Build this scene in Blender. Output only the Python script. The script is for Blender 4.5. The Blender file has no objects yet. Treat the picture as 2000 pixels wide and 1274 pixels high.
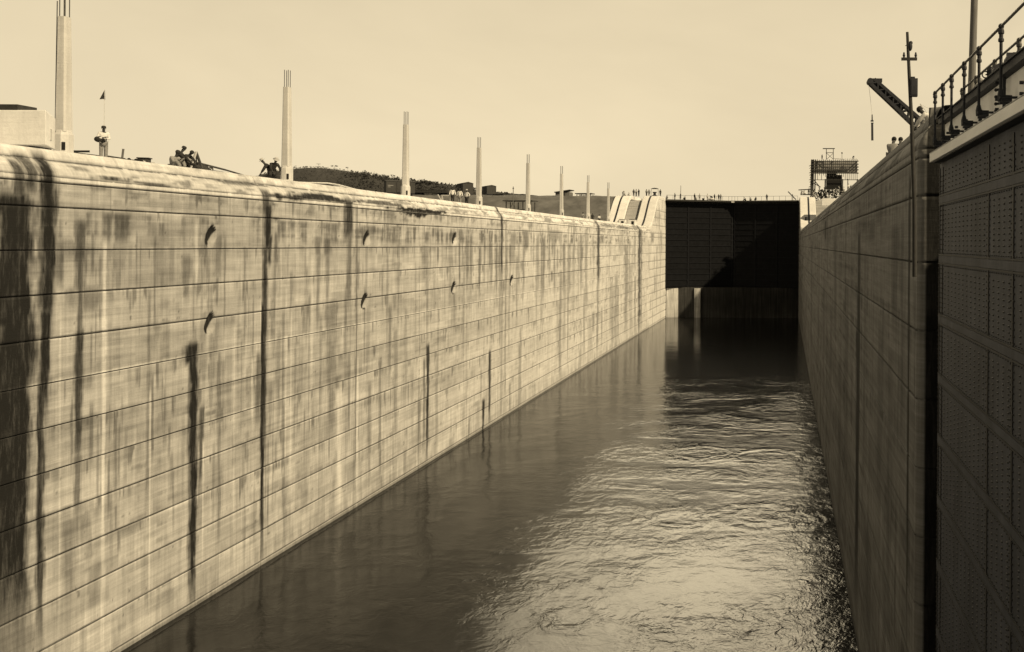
import bpy, bmesh, math, random
import numpy as np
from mathutils import Vector, Matrix
rad = math.radians
random.seed(7)
rng = np.random.default_rng(11)
SC = bpy.context.scene
COL = SC.collection

# ------------------------------------------------------------------ camera
E = 18.7                 # eye height above the water (water is z = 0)
FPX = 1730.0             # focal length in pixels of the 2000 px wide photograph
VX, VY = 1533.0, 477.0   # vanishing point of the lock axis
ROLL = 0.007
cd = bpy.data.cameras.new('camera')
cam = bpy.data.objects.new('camera', cd)
COL.objects.link(cam)
cam.location = (0, 0, E)
cam.rotation_euler = (rad(90), -ROLL, 0)
cd.sensor_fit = 'HORIZONTAL'
cd.sensor_width = 36
cd.lens = 36 * FPX / 2000
cd.shift_x = -(VX - 1000) / 2000
cd.shift_y = -(637 - VY) / 2000
cd.clip_start = 0.1
cd.clip_end = 20000
SC.camera = cam

# ------------------------------------------------------------------ sky, sun, exposure
SUN = Vector((0.66, -0.38, 0.60)).normalized()      # direction towards the sun
SUN_EL = math.asin(SUN.z)
SUN_ROT = math.atan2(SUN.x, SUN.y)
TINT = (1.0, 0.84, 0.56)                          # sepia print tone
w = bpy.data.worlds.new('World')
SC.world = w
w.use_nodes = True
nt = w.node_tree
nt.nodes.clear()


class NT:
    """small node helper"""
    def __init__(s, tree): s.t = tree
    def n(s, kind, **kw):
        nd = s.t.nodes.new(kind)
        for k, v in kw.items(): setattr(nd, k, v)
        return nd
    def l(s, a, b): s.t.links.new(a, b)
    def val(s, sock, v):
        if hasattr(v, 'links') or isinstance(v, bpy.types.NodeSocket): s.l(v, sock)
        else: sock.default_value = v
    def m(s, op, a, b=0.0, c=0.0, clamp=False):
        nd = s.n('ShaderNodeMath', operation=op, use_clamp=clamp)
        s.val(nd.inputs[0], a); s.val(nd.inputs[1], b)
        if len(nd.inputs) > 2: s.val(nd.inputs[2], c)
        return nd.outputs[0]
    def ramp(s, f, pts, interp='LINEAR'):
        nd = s.n('ShaderNodeValToRGB'); cr = nd.color_ramp; cr.interpolation = interp
        while len(cr.elements) < len(pts): cr.elements.new(0.5)
        for e, (p, c) in zip(cr.elements, pts):
            e.position = p
            e.color = (c, c, c, 1) if not isinstance(c, tuple) else (*c, 1)
        s.l(f, nd.inputs[0]); return nd.outputs[0]
    def noise(s, vec, scale, detail=4, rough=0.6, dist=0.0):
        nd = s.n('ShaderNodeTexNoise')
        s.l(vec, nd.inputs['Vector']); nd.inputs['Scale'].default_value = scale
        nd.inputs['Detail'].default_value = detail; nd.inputs['Roughness'].default_value = rough
        nd.inputs['Distortion'].default_value = dist
        return nd.outputs['Fac']
    def scale(s, vec, sx, sy, sz):
        nd = s.n('ShaderNodeMapping'); s.l(vec, nd.inputs['Vector'])
        nd.inputs['Scale'].default_value = (sx, sy, sz); return nd.outputs[0]
    def smooth(s, x, a, b, lo=0.0, hi=1.0):
        nd = s.n('ShaderNodeMapRange', interpolation_type='SMOOTHSTEP')
        s.l(x, nd.inputs[0]); nd.inputs[1].default_value = a; nd.inputs[2].default_value = b
        nd.inputs[3].default_value = lo; nd.inputs[4].default_value = hi; return nd.outputs[0]


q = NT(nt)
tc = q.n('ShaderNodeTexCoord')
sep = q.n('ShaderNodeSeparateXYZ'); q.l(tc.outputs['Generated'], sep.inputs[0])
dx_, dy_, dz_ = sep.outputs
sky = q.n('ShaderNodeTexSky', sky_type='NISHITA', sun_disc=False)
sky.sun_elevation = SUN_EL
sky.sun_rotation = SUN_ROT
sky.altitude = 0; sky.air_density = 1.0; sky.dust_density = 2.0
bw = q.n('ShaderNodeRGBToBW'); q.l(sky.outputs[0], bw.inputs[0])
# overcast brightness by elevation: pale horizon, dimmer overhead
elev = q.ramp(dz_, [(0.0, .83), (0.10, .825), (0.25, .77), (0.32, .70), (0.5, .22), (1.0, .12)])
cl = q.noise(q.scale(tc.outputs['Generated'], 1.0, 1.0, 2.2), 2.6, 5, .55, .4)
clf = q.m('ADD', q.m('MULTIPLY', q.m('SUBTRACT', cl, .5), .36), 1.0)
base = q.m('MULTIPLY', elev, clf)
base = q.m('MULTIPLY', base, q.smooth(dy_, -.6, .15, .45, 1.0))      # duller sky behind the sun's side
# made-up bright patch added to the unseen sky to brighten the water
az = q.m('DIVIDE', dx_, q.m('MAXIMUM', dy_, 0.01))
cn = q.noise(tc.outputs['Generated'], 5.0, 3, .5)
zz = q.m('ADD', dz_, q.m('MULTIPLY', q.m('SUBTRACT', cn, .5), .05))
bank = q.m('MULTIPLY', q.smooth(zz, .275, .36), q.smooth(zz, .50, .66, 1, 0))
bank = q.m('MULTIPLY', bank, q.smooth(az, -.52, -.10))  # bank: mask of the made-up bright patch
bank = q.m('MULTIPLY', bank, q.smooth(az, .15, .40, 1, 0))
bank = q.m('MULTIPLY', bank, q.m('GREATER_THAN', dy_, 0.0))
lum = q.m('ADD', base, q.m('MULTIPLY', bank, 5.6))
lum = q.m('ADD', lum, q.m('MULTIPLY', bw.outputs[0], 0.004))
comb = q.n('ShaderNodeCombineXYZ')
vm = q.n('ShaderNodeVectorMath', operation='SCALE')
vm.inputs[0].default_value = TINT
q.l(lum, vm.inputs['Scale'])
bg = q.n('ShaderNodeBackground'); q.l(vm.outputs[0], bg.inputs[0]); bg.inputs[1].default_value = 1.0
out = q.n('ShaderNodeOutputWorld'); q.l(bg.outputs[0], out.inputs[0])
w.cycles.sampling_method = 'MANUAL'; w.cycles.sample_map_resolution = 1024

sd = bpy.data.lights.new('sun', 'SUN')
sd.energy = 5.0; sd.angle = rad(1.2); sd.color = (1.0, 0.80, 0.49)
so = bpy.data.objects.new('sun', sd); COL.objects.link(so)
so.rotation_euler = SUN.to_track_quat('Z', 'Y').to_euler()
so.location = SUN * 300
SC.view_settings.view_transform = 'Standard'
SC.view_settings.look = 'None'
SC.view_settings.exposure = 0
SC.view_settings.gamma = 1

# ------------------------------------------------------------------ helpers


def at(px, py, Y):
    """photograph pixel + distance along the lock -> world point"""
    u, v = px - VX, VY - py
    x = u - ROLL * v; z = v + ROLL * u
    return Vector((x * Y / FPX, Y, E + z * Y / FPX))


def yat(px, X):
    return X * FPX / (px - VX)


def tag(o, label=None, cat=None, group=None, kind=None):
    if label: o['label'] = label
    if cat: o['category'] = cat
    if group: o['group'] = group
    if kind: o['kind'] = kind
    return o


def empty(name, loc, label, cat, group=None, rz=0.0):
    o = bpy.data.objects.new(name, None)
    COL.objects.link(o); o.location = loc; o.rotation_euler = (0, 0, rz)
    o.empty_display_size = 0.2
    return tag(o, label, cat, group)


class MB:
    """collects shapes into ONE mesh; coordinates are local to the parent"""
    def __init__(s): s.v = []; s.f = []; s.mi = []; s.sm = []
    def add(s, vs, fs, m=0, smooth=False):
        b = len(s.v); s.v += [tuple(v) for v in vs]
        for f in fs:
            s.f.append(tuple(i + b for i in f)); s.mi.append(m); s.sm.append(smooth)
        return s
    def box(s, c, d, rot=None, m=0, taper=1.0):
        hx, hy, hz = d[0] / 2, d[1] / 2, d[2] / 2
        vs = []
        for z in (-1, 1):
            k = taper if z > 0 else 1.0
            for x, y in ((-1, -1), (1, -1), (1, 1), (-1, 1)):
                p = Vector((x * hx * k, y * hy * k, z * hz))
                if rot is not None: p = rot @ p
                vs.append(p + Vector(c))
        return s.add(vs, [(3, 2, 1, 0), (4, 5, 6, 7), (0, 1, 5, 4), (1, 2, 6, 5), (2, 3, 7, 6), (3, 0, 4, 7)], m)
    def frame(s, a, b):
        d = Vector(b) - Vector(a); L = d.length
        z = d / max(L, 1e-6)
        up = Vector((0, 0, 1)) if abs(z.z) < .95 else Vector((0, 1, 0))
        x = z.cross(up).normalized(); y = z.cross(x).normalized()
        return Matrix((x, y, z)).transposed(), L
    def bar(s, a, b, w_, h_, m=0):
        R, L = s.frame(a, b)
        return s.box((Vector(a) + Vector(b)) / 2, (w_, h_, L), R, m)
    def tube(s, a, b, r0, r1=None, n=8, m=0, smooth=True, cap=True):
        r1 = r0 if r1 is None else r1
        R, L = s.frame(a, b); a = Vector(a); b = Vector(b)
        vs = []
        for p, r in ((a, r0), (b, r1)):
            for i in range(n):
                t = 2 * math.pi * i / n
                vs.append(p + R @ Vector((math.cos(t) * r, math.sin(t) * r, 0)))
        s.add(vs, [(i, (i + 1) % n, n + (i + 1) % n, n + i)[::-1] for i in range(n)], m, smooth)
        if cap: s.add(vs, [tuple(range(n)), tuple(range(2 * n - 1, n - 1, -1))], m)
        return s
    def path(s, pts, r, n=6, m=0):
        for a, b in zip(pts[:-1], pts[1:]): s.tube(a, b, r, r, n, m)
        return s
    def ball(s, c, rx, ry=None, rz=None, m=0, nu=10, nv=7, rot=None):
        ry = rx if ry is None else ry; rz = rx if rz is None else rz
        vs = []; fs = []
        for j in range(nv + 1):
            ph = math.pi * j / nv
            for i in range(nu):
                t = 2 * math.pi * i / nu
                p = Vector((rx * math.sin(ph) * math.cos(t), ry * math.sin(ph) * math.sin(t), rz * math.cos(ph)))
                if rot is not None: p = rot @ p
                vs.append(p + Vector(c))
        for j in range(nv):
            for i in range(nu):
                fs.append((j * nu + i, (j + 1) * nu + i, (j + 1) * nu + (i + 1) % nu, j * nu + (i + 1) % nu))
        return s.add(vs, fs, m, True)
    def lathe(s, c, prof, n=8, m=0, smooth=False, rot0=0.0, axis=None):
        """prof: list of (radius, z)"""
        vs = []; fs = []
        for r, z in prof:
            for i in range(n):
                t = rot0 + 2 * math.pi * i / n
                p = Vector((r * math.cos(t), r * math.sin(t), z))
                if axis is not None: p = axis @ p
                vs.append(p + Vector(c))
        for j in range(len(prof) - 1):
            for i in range(n):
                fs.append((j * n + i, j * n + (i + 1) % n, (j + 1) * n + (i + 1) % n, (j + 1) * n + i))
        fs.append(tuple(range(n - 1, -1, -1))); k = (len(prof) - 1) * n
        fs.append(tuple(range(k, k + n)))
        return s.add(vs, fs, m, smooth)
    def prism(s, poly, x0, x1, m=0):
        """poly in (y, z), extruded along x"""
        n = len(poly)
        vs = [(x0, y, z) for y, z in poly] + [(x1, y, z) for y, z in poly]
        fs = [tuple(range(n)), tuple(range(2 * n - 1, n - 1, -1))]
        fs += [(i, i + n, (i + 1) % n + n, (i + 1) % n) for i in range(n)]
        return s.add(vs, fs, m)
    def build(s, name, mats, parent=None, loc=None, label=None, cat=None, group=None, kind=None, bevel=0):
        me = bpy.data.meshes.new(name)
        me.from_pydata(s.v, [], s.f)
        if not isinstance(mats, (list, tuple)): mats = [mats]
        for mt in mats: me.materials.append(mt)
        me.polygons.foreach_set('material_index', s.mi)
        me.polygons.foreach_set('use_smooth', s.sm)
        bm = bmesh.new(); bm.from_mesh(me)
        bmesh.ops.recalc_face_normals(bm, faces=bm.faces[:])
        bm.to_mesh(me); bm.free()
        o = bpy.data.objects.new(name, me)
        COL.objects.link(o)
        if parent is not None: o.parent = parent
        if loc is not None: o.location = loc
        if bevel:
            b = o.modifiers.new('bevel', 'BEVEL'); b.width = bevel; b.segments = 2; b.limit_method = 'ANGLE'
        return tag(o, label, cat, group, kind)


def kids(o): return [c for c in bpy.data.objects if c.parent == o]


def copy_thing(root, loc, rz, label, cat=None, group=None, scale=None):
    """copy a thing, its parts and their sub-parts"""
    r = root.copy(); COL.objects.link(r); r.location = loc; r.rotation_euler = (0, 0, rz)
    r['label'] = label
    if group: r['group'] = group
    if scale: r.scale = scale
    for ch in kids(root):
        c = ch.copy(); COL.objects.link(c); c.parent = r
        for g in kids(ch):
            d = g.copy(); COL.objects.link(d); d.parent = c
    return r

# ------------------------------------------------------------------ materials (all neutral greys: the print tone is in the light)


def mat(name, base, var=0.25, scale=3.0, rough=0.8, stretch=(1, 1, 1), bump=0.1, metallic=0.0, spec=0.3, cast=(1, 1, 1)):
    m_ = bpy.data.materials.new(name); m_.use_nodes = True
    k = NT(m_.node_tree); b = m_.node_tree.nodes['Principled BSDF']
    t = k.n('ShaderNodeTexCoord')
    v = k.scale(t.outputs['Object'], *stretch)
    nz = k.noise(v, scale, 6, .65)
    c = k.ramp(nz, [(p_, tuple(min(1, base * f_ * c_) for c_ in cast)) for p_, f_ in ((0.25, 1 - var), (0.5, 1.0), (0.75, 1 + var))])
    k.l(c, b.inputs['Base Color'])
    b.inputs['Roughness'].default_value = rough
    b.inputs['Metallic'].default_value = metallic
    b.inputs['Specular IOR Level'].default_value = spec
    if bump:
        bp = k.n('ShaderNodeBump'); bp.inputs['Strength'].default_value = bump; bp.inputs['Distance'].default_value = 0.02
        k.l(k.noise(v, scale * 6, 4, .7), bp.inputs['Height']); k.l(bp.outputs[0], b.inputs['Normal'])
    return m_


def concrete(name, lo, hi, streak=0.35, board=0.22, attr=True, dirt=0.05, seed=0.0):
    """board-marked concrete; stains and some painted shade come in on the 'stain' attribute.
    'tone' attribute: greyness of the concrete (0 pale, 1 grey)"""
    m_ = bpy.data.materials.new(name); m_.use_nodes = True
    k = NT(m_.node_tree); b = m_.node_tree.nodes['Principled BSDF']
    g = k.n('ShaderNodeNewGeometry'); P = g.outputs['Position']
    off = k.n('ShaderNodeVectorMath', operation='ADD'); k.l(P, off.inputs[0]); off.inputs[1].default_value = (seed, seed * 3, seed)
    P = off.outputs[0]
    if attr:
        a = k.n('ShaderNodeAttribute'); a.attribute_name = 'stain'
        tn = k.n('ShaderNodeAttribute'); tn.attribute_name = 'tone'
        tone, stain = tn.outputs['Fac'], a.outputs['Fac']
        base_ = k.m('ADD', k.m('MULTIPLY', tone, lo - hi), hi)
    else:
        big = k.noise(P, .08, 3, .5)
        base_ = k.smooth(big, .3, .7, lo, hi)
    boards = k.noise(k.scale(P, .10, .10, 5.0), 1.0, 4, .65)
    boards2 = k.noise(k.scale(P, .5, .5, 14.0), 1.0, 3, .6)
    vert = k.noise(k.scale(P, 2.6, 2.6, .10), 1.0, 5, .65)
    vert2 = k.noise(k.scale(P, 7.0, 7.0, .22), 1.0, 4, .6)
    blot = k.noise(P, .55, 6, .65)
    fine = k.noise(P, 9.0, 6, .7)
    f = k.m('ADD', 1.0, k.m('MULTIPLY', k.m('SUBTRACT', boards, .5), board * 2.2))
    f = k.m('MULTIPLY', f, k.m('ADD', 1.0, k.m('MULTIPLY', k.m('SUBTRACT', boards2, .5), board * 1.5)))
    f = k.m('MULTIPLY', f, k.m('ADD', 1.0, k.m('MULTIPLY', k.m('SUBTRACT', vert, .5), streak * 2.4)))
    f = k.m('MULTIPLY', f, k.m('ADD', 1.0, k.m('MULTIPLY', k.m('SUBTRACT', vert2, .5), streak * 1.5)))
    f = k.m('MULTIPLY', f, k.m('ADD', 1.0, k.m('MULTIPLY', k.m('SUBTRACT', blot, .5), .55)))
    f = k.m('MULTIPLY', f, k.m('ADD', 1.0, k.m('MULTIPLY', k.m('SUBTRACT', fine, .5), .30)))
    col = k.m('MULTIPLY', base_, f, clamp=True)
    if attr:
        edge = k.m('MULTIPLY', k.m('SUBTRACT', k.noise(k.scale(P, 5.0, 5.0, .7), 1.0, 6, .75), .5), .7)
        s_ = k.m('ADD', stain, k.m('MULTIPLY', edge, k.smooth(stain, 0.02, .5)), clamp=True)
        mx = k.n('ShaderNodeMix', data_type='FLOAT')
        k.l(s_, mx.inputs['Factor']); k.l(col, mx.inputs[2]); mx.inputs[3].default_value = dirt
        col = mx.outputs[0]
    k.l(col, b.inputs['Base Color'])
    b.inputs['Roughness'].default_value = .9; b.inputs['Specular IOR Level'].default_value = .2
    bp = k.n('ShaderNodeBump'); bp.inputs['Strength'].default_value = .5; bp.inputs['Distance'].default_value = .02
    k.l(k.m('ADD', k.m('ADD', fine, boards2), blot), bp.inputs['Height']); k.l(bp.outputs[0], b.inputs['Normal'])
    return m_


M = {}
M['wall_left'] = concrete('left_wall_concrete', .25, .67, .27, .20, dirt=.016)
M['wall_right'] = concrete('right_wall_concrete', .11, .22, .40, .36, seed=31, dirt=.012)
M['white_conc'] = concrete('new_concrete', .66, .80, .10, .06, attr=False, seed=5)
M['mid_conc'] = concrete('weathered_concrete', .36, .48, .25, .12, attr=False, seed=9)
M['column'] = concrete('column_concrete', .46, .60, .22, .05, attr=False, seed=13)
M['slope_conc'] = concrete('grey_slope_concrete', .26, .36, .06, .5, attr=False, seed=2)
M['sill_lit'] = concrete('sunlit_sill_concrete', .30, .62, .9, .2, attr=False, seed=19)  # paler sill concrete with the sunlight put into its colour
M['sill'] = concrete('shaded_sill_concrete', .02, .055, 1.1, .15, attr=False, seed=17)  # the wall's shadow over the sill is put into this dark colour
M['gate'] = mat('black_gate_steel', .0065, .5, 1.2, .7, (1, 1, .6), .1, spec=.12, cast=(.92, 1.0, 1.28))
M['gate_rib'] = mat('gate_girder_steel', .0095, .4, 2.0, .7, spec=.12, cast=(.92, 1.0, 1.28))
M['gate_top'] = mat('gate_deck_edge', .03, .3, 2.0, .8)
M['plate'] = mat('riveted_plate', .056, .55, 1.1, .65, (1, 1, .35), .3, spec=.2, cast=(.92, 1.0, 1.28))
M['rivet'] = mat('rivet_steel', .010, .3, 9, .6, cast=(.92, 1.0, 1.28))
M['seam'] = mat('plate_seam', .014, .35, 5, .6, cast=(.92, 1.0, 1.28))
M['iron'] = mat('dark_iron', .03, .4, 9, .65, cast=(.92, 1.0, 1.28))
M['iron2'] = mat('painted_rail_pipe', .065, .45, 12, .55)
M['black'] = mat('matt_black', .012, .4, 5, .9)
M['wood'] = mat('grey_timber', .14, .4, 3, .85, (1, 1, .3))
M['wood_dark'] = mat('tarred_timber', .045, .4, 4, .85)
M['wood_pale'] = mat('new_timber', .42, .2, 4, .8)
M['board_tan'] = mat('form_boards', .30, .3, 2, .9, (.4, 1, 4))
M['pole_wood'] = mat('pole_timber', .155, .4, 5, .85, (4, 4, .3))
M['cream'] = mat('pale_painted_timber', .82, .12, 1.5, .8, (.4, .4, 2))
M['fascia'] = mat('pale_fascia_plate', .80, .14, 2.2, .7)
M['skin'] = mat('dark_skin', .05, .2, 10, .6)
M['skin2'] = mat('tanned_skin', .20, .2, 10, .6)
M['white'] = mat('white_cotton', .62, .15, 8, .95)
M['grey'] = mat('grey_cotton', .26, .25, 8, .95)
M['khaki'] = mat('drill_cloth', .20, .3, 8, .95)
M['darkcloth'] = mat('dark_cloth', .028, .3, 8, .95)
M['hat_pale'] = mat('straw_hat', .42, .15, 9, .9)
M['hat_dark'] = mat('felt_hat', .03, .2, 9, .9)
M['earth'] = mat('bare_earth', .125, .45, .35, .95, (1, 1, 1), .6)
M['ground'] = mat('dry_ground', .16, .35, .05, .95, (1, 1, 1), .4)
M['deck'] = mat('deck_concrete', .42, .25, .4, .9)
M['hill'] = mat('scrub_hillside', .048, .45, .02, .95, (1, 1, 1), .8)
M['leaf'] = mat('foliage', .05, .4, 2.0, .9)
M['boxcar'] = mat('boxcar_boards', .05, .3, 2.0, .85, (1, 1, .3))
M['shed'] = mat('shed_boards', .15, .3, 2.0, .9, (2, 2, .3))
M['tarp'] = mat('dark_tarpaulin', .035, .4, 4, .9)
M['hose'] = mat('pale_pipe', .55, .2, 3, .7)
M['flag'] = mat('dark_flag', .04, .2, 4, .95)
M['glass'] = mat('dark_opening', .01, .2, 4, .9)


def water_mat():
    m_ = bpy.data.materials.new('lock_water'); m_.use_nodes = True
    k = NT(m_.node_tree); b = m_.node_tree.nodes['Principled BSDF']
    g = k.n('ShaderNodeNewGeometry'); P = g.outputs['Position']
    sp = k.n('ShaderNodeSeparateXYZ'); k.l(P, sp.inputs[0])
    # warped coordinates: surface currents drag the ripples about
    wn = k.n('ShaderNodeTexNoise'); k.l(P, wn.inputs['Vector']); wn.inputs['Scale'].default_value = .35
    wn.inputs['Detail'].default_value = 4
    wv = k.n('ShaderNodeVectorMath', operation='MULTIPLY_ADD'); k.l(wn.outputs['Color'], wv.inputs[0])
    wv.inputs[1].default_value = (2.2, 2.2, 0); k.l(P, wv.inputs[2])
    Q = wv.outputs[0]
    n1 = k.noise(k.scale(P, .22, .16, 1), 1.0, 2, .5, .3)
    n2 = k.noise(k.scale(Q, 1.25, 1.1, 1), 1.0, 3, .58, .2)
    n3 = k.noise(k.scale(Q, 6.5, 5.0, 1), 1.0, 3, .6, .3)
    patch = k.smooth(k.noise(k.scale(P, .10, .17, 1), 1.0, 3, .55, .5), .40, .60)
    near_right = k.smooth(sp.outputs[0], -4.5, 2.0)
    right_half = k.smooth(sp.outputs[0], -22.0, -8.0, .45, 1.0)
    calm = k.smooth(sp.outputs[1], 112.0, 135.0, 1.0, .22)       # still water in front of the far gate
    h = k.m('MULTIPLY', n1, .55)
    h = k.m('ADD', h, k.m('MULTIPLY', n2, k.m('MULTIPLY', right_half, k.m('ADD', .12, k.m('MULTIPLY', patch, .24)))))
    h = k.m('ADD', h, k.m('MULTIPLY', n3, k.m('ADD', k.m('MULTIPLY', near_right, .045), k.m('ADD', .008, k.m('MULTIPLY', patch, .024)))))
    # boils: rings of upwelling where culverts discharge
    for (px, py, R) in BOILS:
        dpy = py - VY; Y = E * FPX / dpy; X = (px - VX) * Y / FPX
        ds = k.n('ShaderNodeVectorMath', operation='DISTANCE'); k.l(wv.outputs[0], ds.inputs[0])
        ds.inputs[1].default_value = (X + 1.1, Y + 1.1, 0)
        d = ds.outputs['Value']
        env = k.m('MULTIPLY', k.smooth(d, R * .1, R * .6), k.smooth(d, R * .8, R * 1.3, 1, 0))
        ring = k.m('SINE', k.m('MULTIPLY', d, 9.0 / math.sqrt(R)))
        rough_ = k.m('ADD', k.m('MULTIPLY', ring, .020 * math.sqrt(R)), k.m('MULTIPLY', n2, .16))
        h = k.m('ADD', h, k.m('MULTIPLY', rough_, env))
    h = k.m('MULTIPLY', h, calm)
    bp = k.n('ShaderNodeBump'); bp.inputs['Strength'].default_value = 1.0; bp.inputs['Distance'].default_value = WAVE
    k.l(h, bp.inputs['Height']); k.l(bp.outputs[0], b.inputs['Normal'])
    b.inputs['Base Color'].default_value = (.012, .012, .012, 1)
    b.inputs['Roughness'].default_value = .12
    b.inputs['IOR'].default_value = 1.33
    b.inputs['Specular IOR Level'].default_value = .36
    return m_


BOILS = [(1330, 1012, 2.6), (1480, 1008, 3.4), (1210, 1010, 2.6), (1370, 888, 3.6), (1500, 892, 3.2), (1230, 885, 2.8),
         (1130, 1205, 1.9), (1470, 1215, 2.0), (1300, 1210, 1.8), (1560, 1010, 2.2)]
WAVE = 0.20
M['water'] = water_mat()

# ------------------------------------------------------------------ water, ground, hills
XL, XR = -30.0, 3.5
ZD = E + 3.75            # top of the lower lock walls
ZU = E + 11.3            # top of the upper level
YG = 222.0               # far gate hinge
SET = 0.96               # setback of the crest behind the wall face
JOINTS = [E + v for v in (1.3, -.46, -2.27, -4.08, -5.89, -7.70, -9.5, -11.3, -13.1, -14.9, -16.7, -18.45)]
TOPJ = E + 2.3
MONO_L = [50.9 + 10.97 * i for i in range(0, 14)]

wm = MB(); wm.add([(XL - 1, -60, 0), (XR + 5, -60, 0), (XR + 5, 232, 0), (XL - 1, 232, 0)], [(0, 1, 2, 3)])
wm.build('water', M['water'], kind='structure')

gm = MB(); R_ = 6000; zg = E + 3.3
hx0, hx1, hy0, hy1 = -50, 24, -60, 232
gm.add([(-R_, -R_, zg), (R_, -R_, zg), (R_, hy0, zg), (-R_, hy0, zg), (-R_, hy1, zg), (R_, hy1, zg), (R_, R_, zg), (-R_, R_, zg),
        (hx0, hy0, zg), (hx0, hy1, zg), (hx1, hy0, zg), (hx1, hy1, zg)],
       [(0, 1, 2, 3), (4, 5, 6, 7), (3, 8, 9, 4), (10, 2, 5, 11)])
gm.build('ground', M['ground'], kind='structure')


def hill(name, cx_px, Y, prof, depth, label=None):
    """prof: list of (px, py) of the skyline; a rounded ridge with its own depth"""
    mb = MB(); pts = [at(px, py, Y) for px, py in prof]
    nseg = 14; xs = []
    X = np.array([p.x for p in pts]); Z = np.array([p.z for p in pts])
    xi = np.linspace(X[0], X[-1], 120); zi = np.interp(xi, X, Z)
    zi = np.convolve(np.pad(zi, 4, 'edge'), np.ones(9) / 9, 'valid')
    vs = []; fs = []
    for j in range(nseg + 1):
        t = math.pi * j / nseg
        for i, (x, z) in enumerate(zip(xi, zi)):
            amp = (z - zg)
            zz_ = zg + amp * max(0, math.sin(t))
            yy = Y - depth * math.cos(t) * (0.6 + .4 * amp / 80)
            wob = 1.8 * math.sin(x * .05 + j * 1.7) + 1.2 * math.sin(x * .13 + j * .9)
            vs.append((x, yy, zz_ + wob * math.sin(t) * abs(math.cos(t)) * .8 * (amp / 40)))
    n = len(xi)
    for j in range(nseg):
        for i in range(n - 1):
            fs.append((j * n + i, j * n + i + 1, (j + 1) * n + i + 1, (j + 1) * n + i))
    mb.add(vs, fs, 0, True)
    return mb.build(name, M['hill'], kind='structure')


hill('hill', 620, 900, [(380, 392), (450, 374), (495, 352), (535, 337), (570, 330), (610, 327), (650, 330), (700, 338), (760, 348),
                        (830, 356), (900, 366), (980, 380), (1080, 395)], 60)
hill('hill', 800, 1500, [(380, 392), (480, 376), (540, 362), (700, 356), (860, 364), (960, 374), (1100, 388)], 90)

# ------------------------------------------------------------------ the two lower lock walls: dense grids carrying grooves, niches and stains


def bl(a, lo, hi):     # smooth box 0..1 in 1-d
    t = np.clip((a - lo) / (hi - lo), 0, 1); return t * t * (3 - 2 * t)


def lock_grid(X, sgn, ys, zs_face, cop_n, stainf, tonef, niches, joints_y, zs_joint):
    """sgn +1: left wall (faces +x), -1: right wall. returns verts (rows x cols), stain with painted shade, tone"""
    rows = []          # (setback, z, groove, angle)
    zj = set()
    for z in zs_face: rows.append((0.0, z, 0.0, 0))
    for z in zs_joint:
        for dz, g in ((-.030, 0), (-.021, .05), (.021, .05), (.030, 0)): rows.append((0.0, z + dz, g, 0))
    rows.sort(key=lambda r: r[1])
    rows = [r for r in rows if r[2] > 0 or not any(abs(r[1] - j) < .0290 for j in zs_joint)]
    H = ZD - TOPJ
    # rounded haunch, a small step, then the smooth crest lip
    for s_, h_, t in ((.0, .10, .05), (.006, .215, .10), (.03, .225, .11), (.03, .255, .12), (.012, .265, .13), (.03, .36, .22), (.07, .46, .32), (.13, .57, .42), (.20, .68, .52), (.28, .78, .62), (.37, .87, .72), (.46, .94, .80),
                      (.475, .95, .82), (.475, .965, .84), (.455, .975, .95), (.50, 1.10, 1.05), (.56, 1.24, 1.15), (.63, 1.35, 1.25), (.74, 1.43, 1.40), (SET, H, 1.57)):
        rows.append((s_, TOPJ + h_, 0.0, t))
    for s_ in (1.0, 2.0, 3.6): rows.append((SET + s_, ZD + .01 * s_, 0, math.pi / 2))
    sb = np.array([r[0] for r in rows]); zz = np.array([r[1] for r in rows]); gr = np.array([r[2] for r in rows]); an = np.array([r[3] for r in rows])
    Yg, Zg = np.meshgrid(ys, zz)
    dep = np.repeat(gr[:, None], len(ys), 1)
    jm = np.zeros(len(ys))
    for jy in joints_y: jm[np.abs(ys - jy) < .028] = .05
    dep = np.maximum(dep, jm[None, :])
    S = stainf(Yg, Zg, an[:, None] * np.ones_like(Yg)); T = tonef(Yg, Zg, an[:, None] * np.ones_like(Yg))
    for (ny, nz, ry, rz, d) in niches:
        # inclined pear-shaped pocket
        yy = (Yg - ny - (Zg - nz) * .22) / ry; z_ = (Zg - nz) / rz
        wdt = 1.0 - .25 * z_
        r2 = (yy / wdt) ** 2 + z_ ** 2
        pocket = np.clip(1.25 * (1 - r2), 0, 1) ** .5
        dep = np.maximum(dep, pocket * d * .42)
        S = np.maximum(S, np.where(r2 < 1.05, np.clip(bl(.42 - yy + .80 * z_, -.08, .10) + (z_ < -.60) * (yy < .1 - (z_ + .6)), 0, 1), 0))  # shadow crescent inside the niche painted dark
        S = np.where((r2 < 1.1) & (yy > .50 + .80 * z_) & (z_ < .55) & (z_ > -.95), np.minimum(S, .02), S)  # lit side of the niche kept pale
    S = np.maximum(S, np.where(gr[:, None] > .01, .55 + .4 * vnoise(Yg * .8, Zg, 6, 3), 0))
    S = np.maximum(S, np.where(jm[None, :] > .01, .9, 0))
    # slight unevenness of the pours
    lift = np.floor((Zg - .3) / 1.81); mono = np.floor((Yg - 39.9) / 10.97)
    wob = .006 * np.sin(lift * 12.9 + mono * 7.3) + .004 * np.sin(Yg * 1.1 + lift)
    Xg = X - sgn * (sb[:, None] + dep + wob * (an[:, None] < .01))
    return np.stack([Xg, Yg, Zg], -1), S, T


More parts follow.
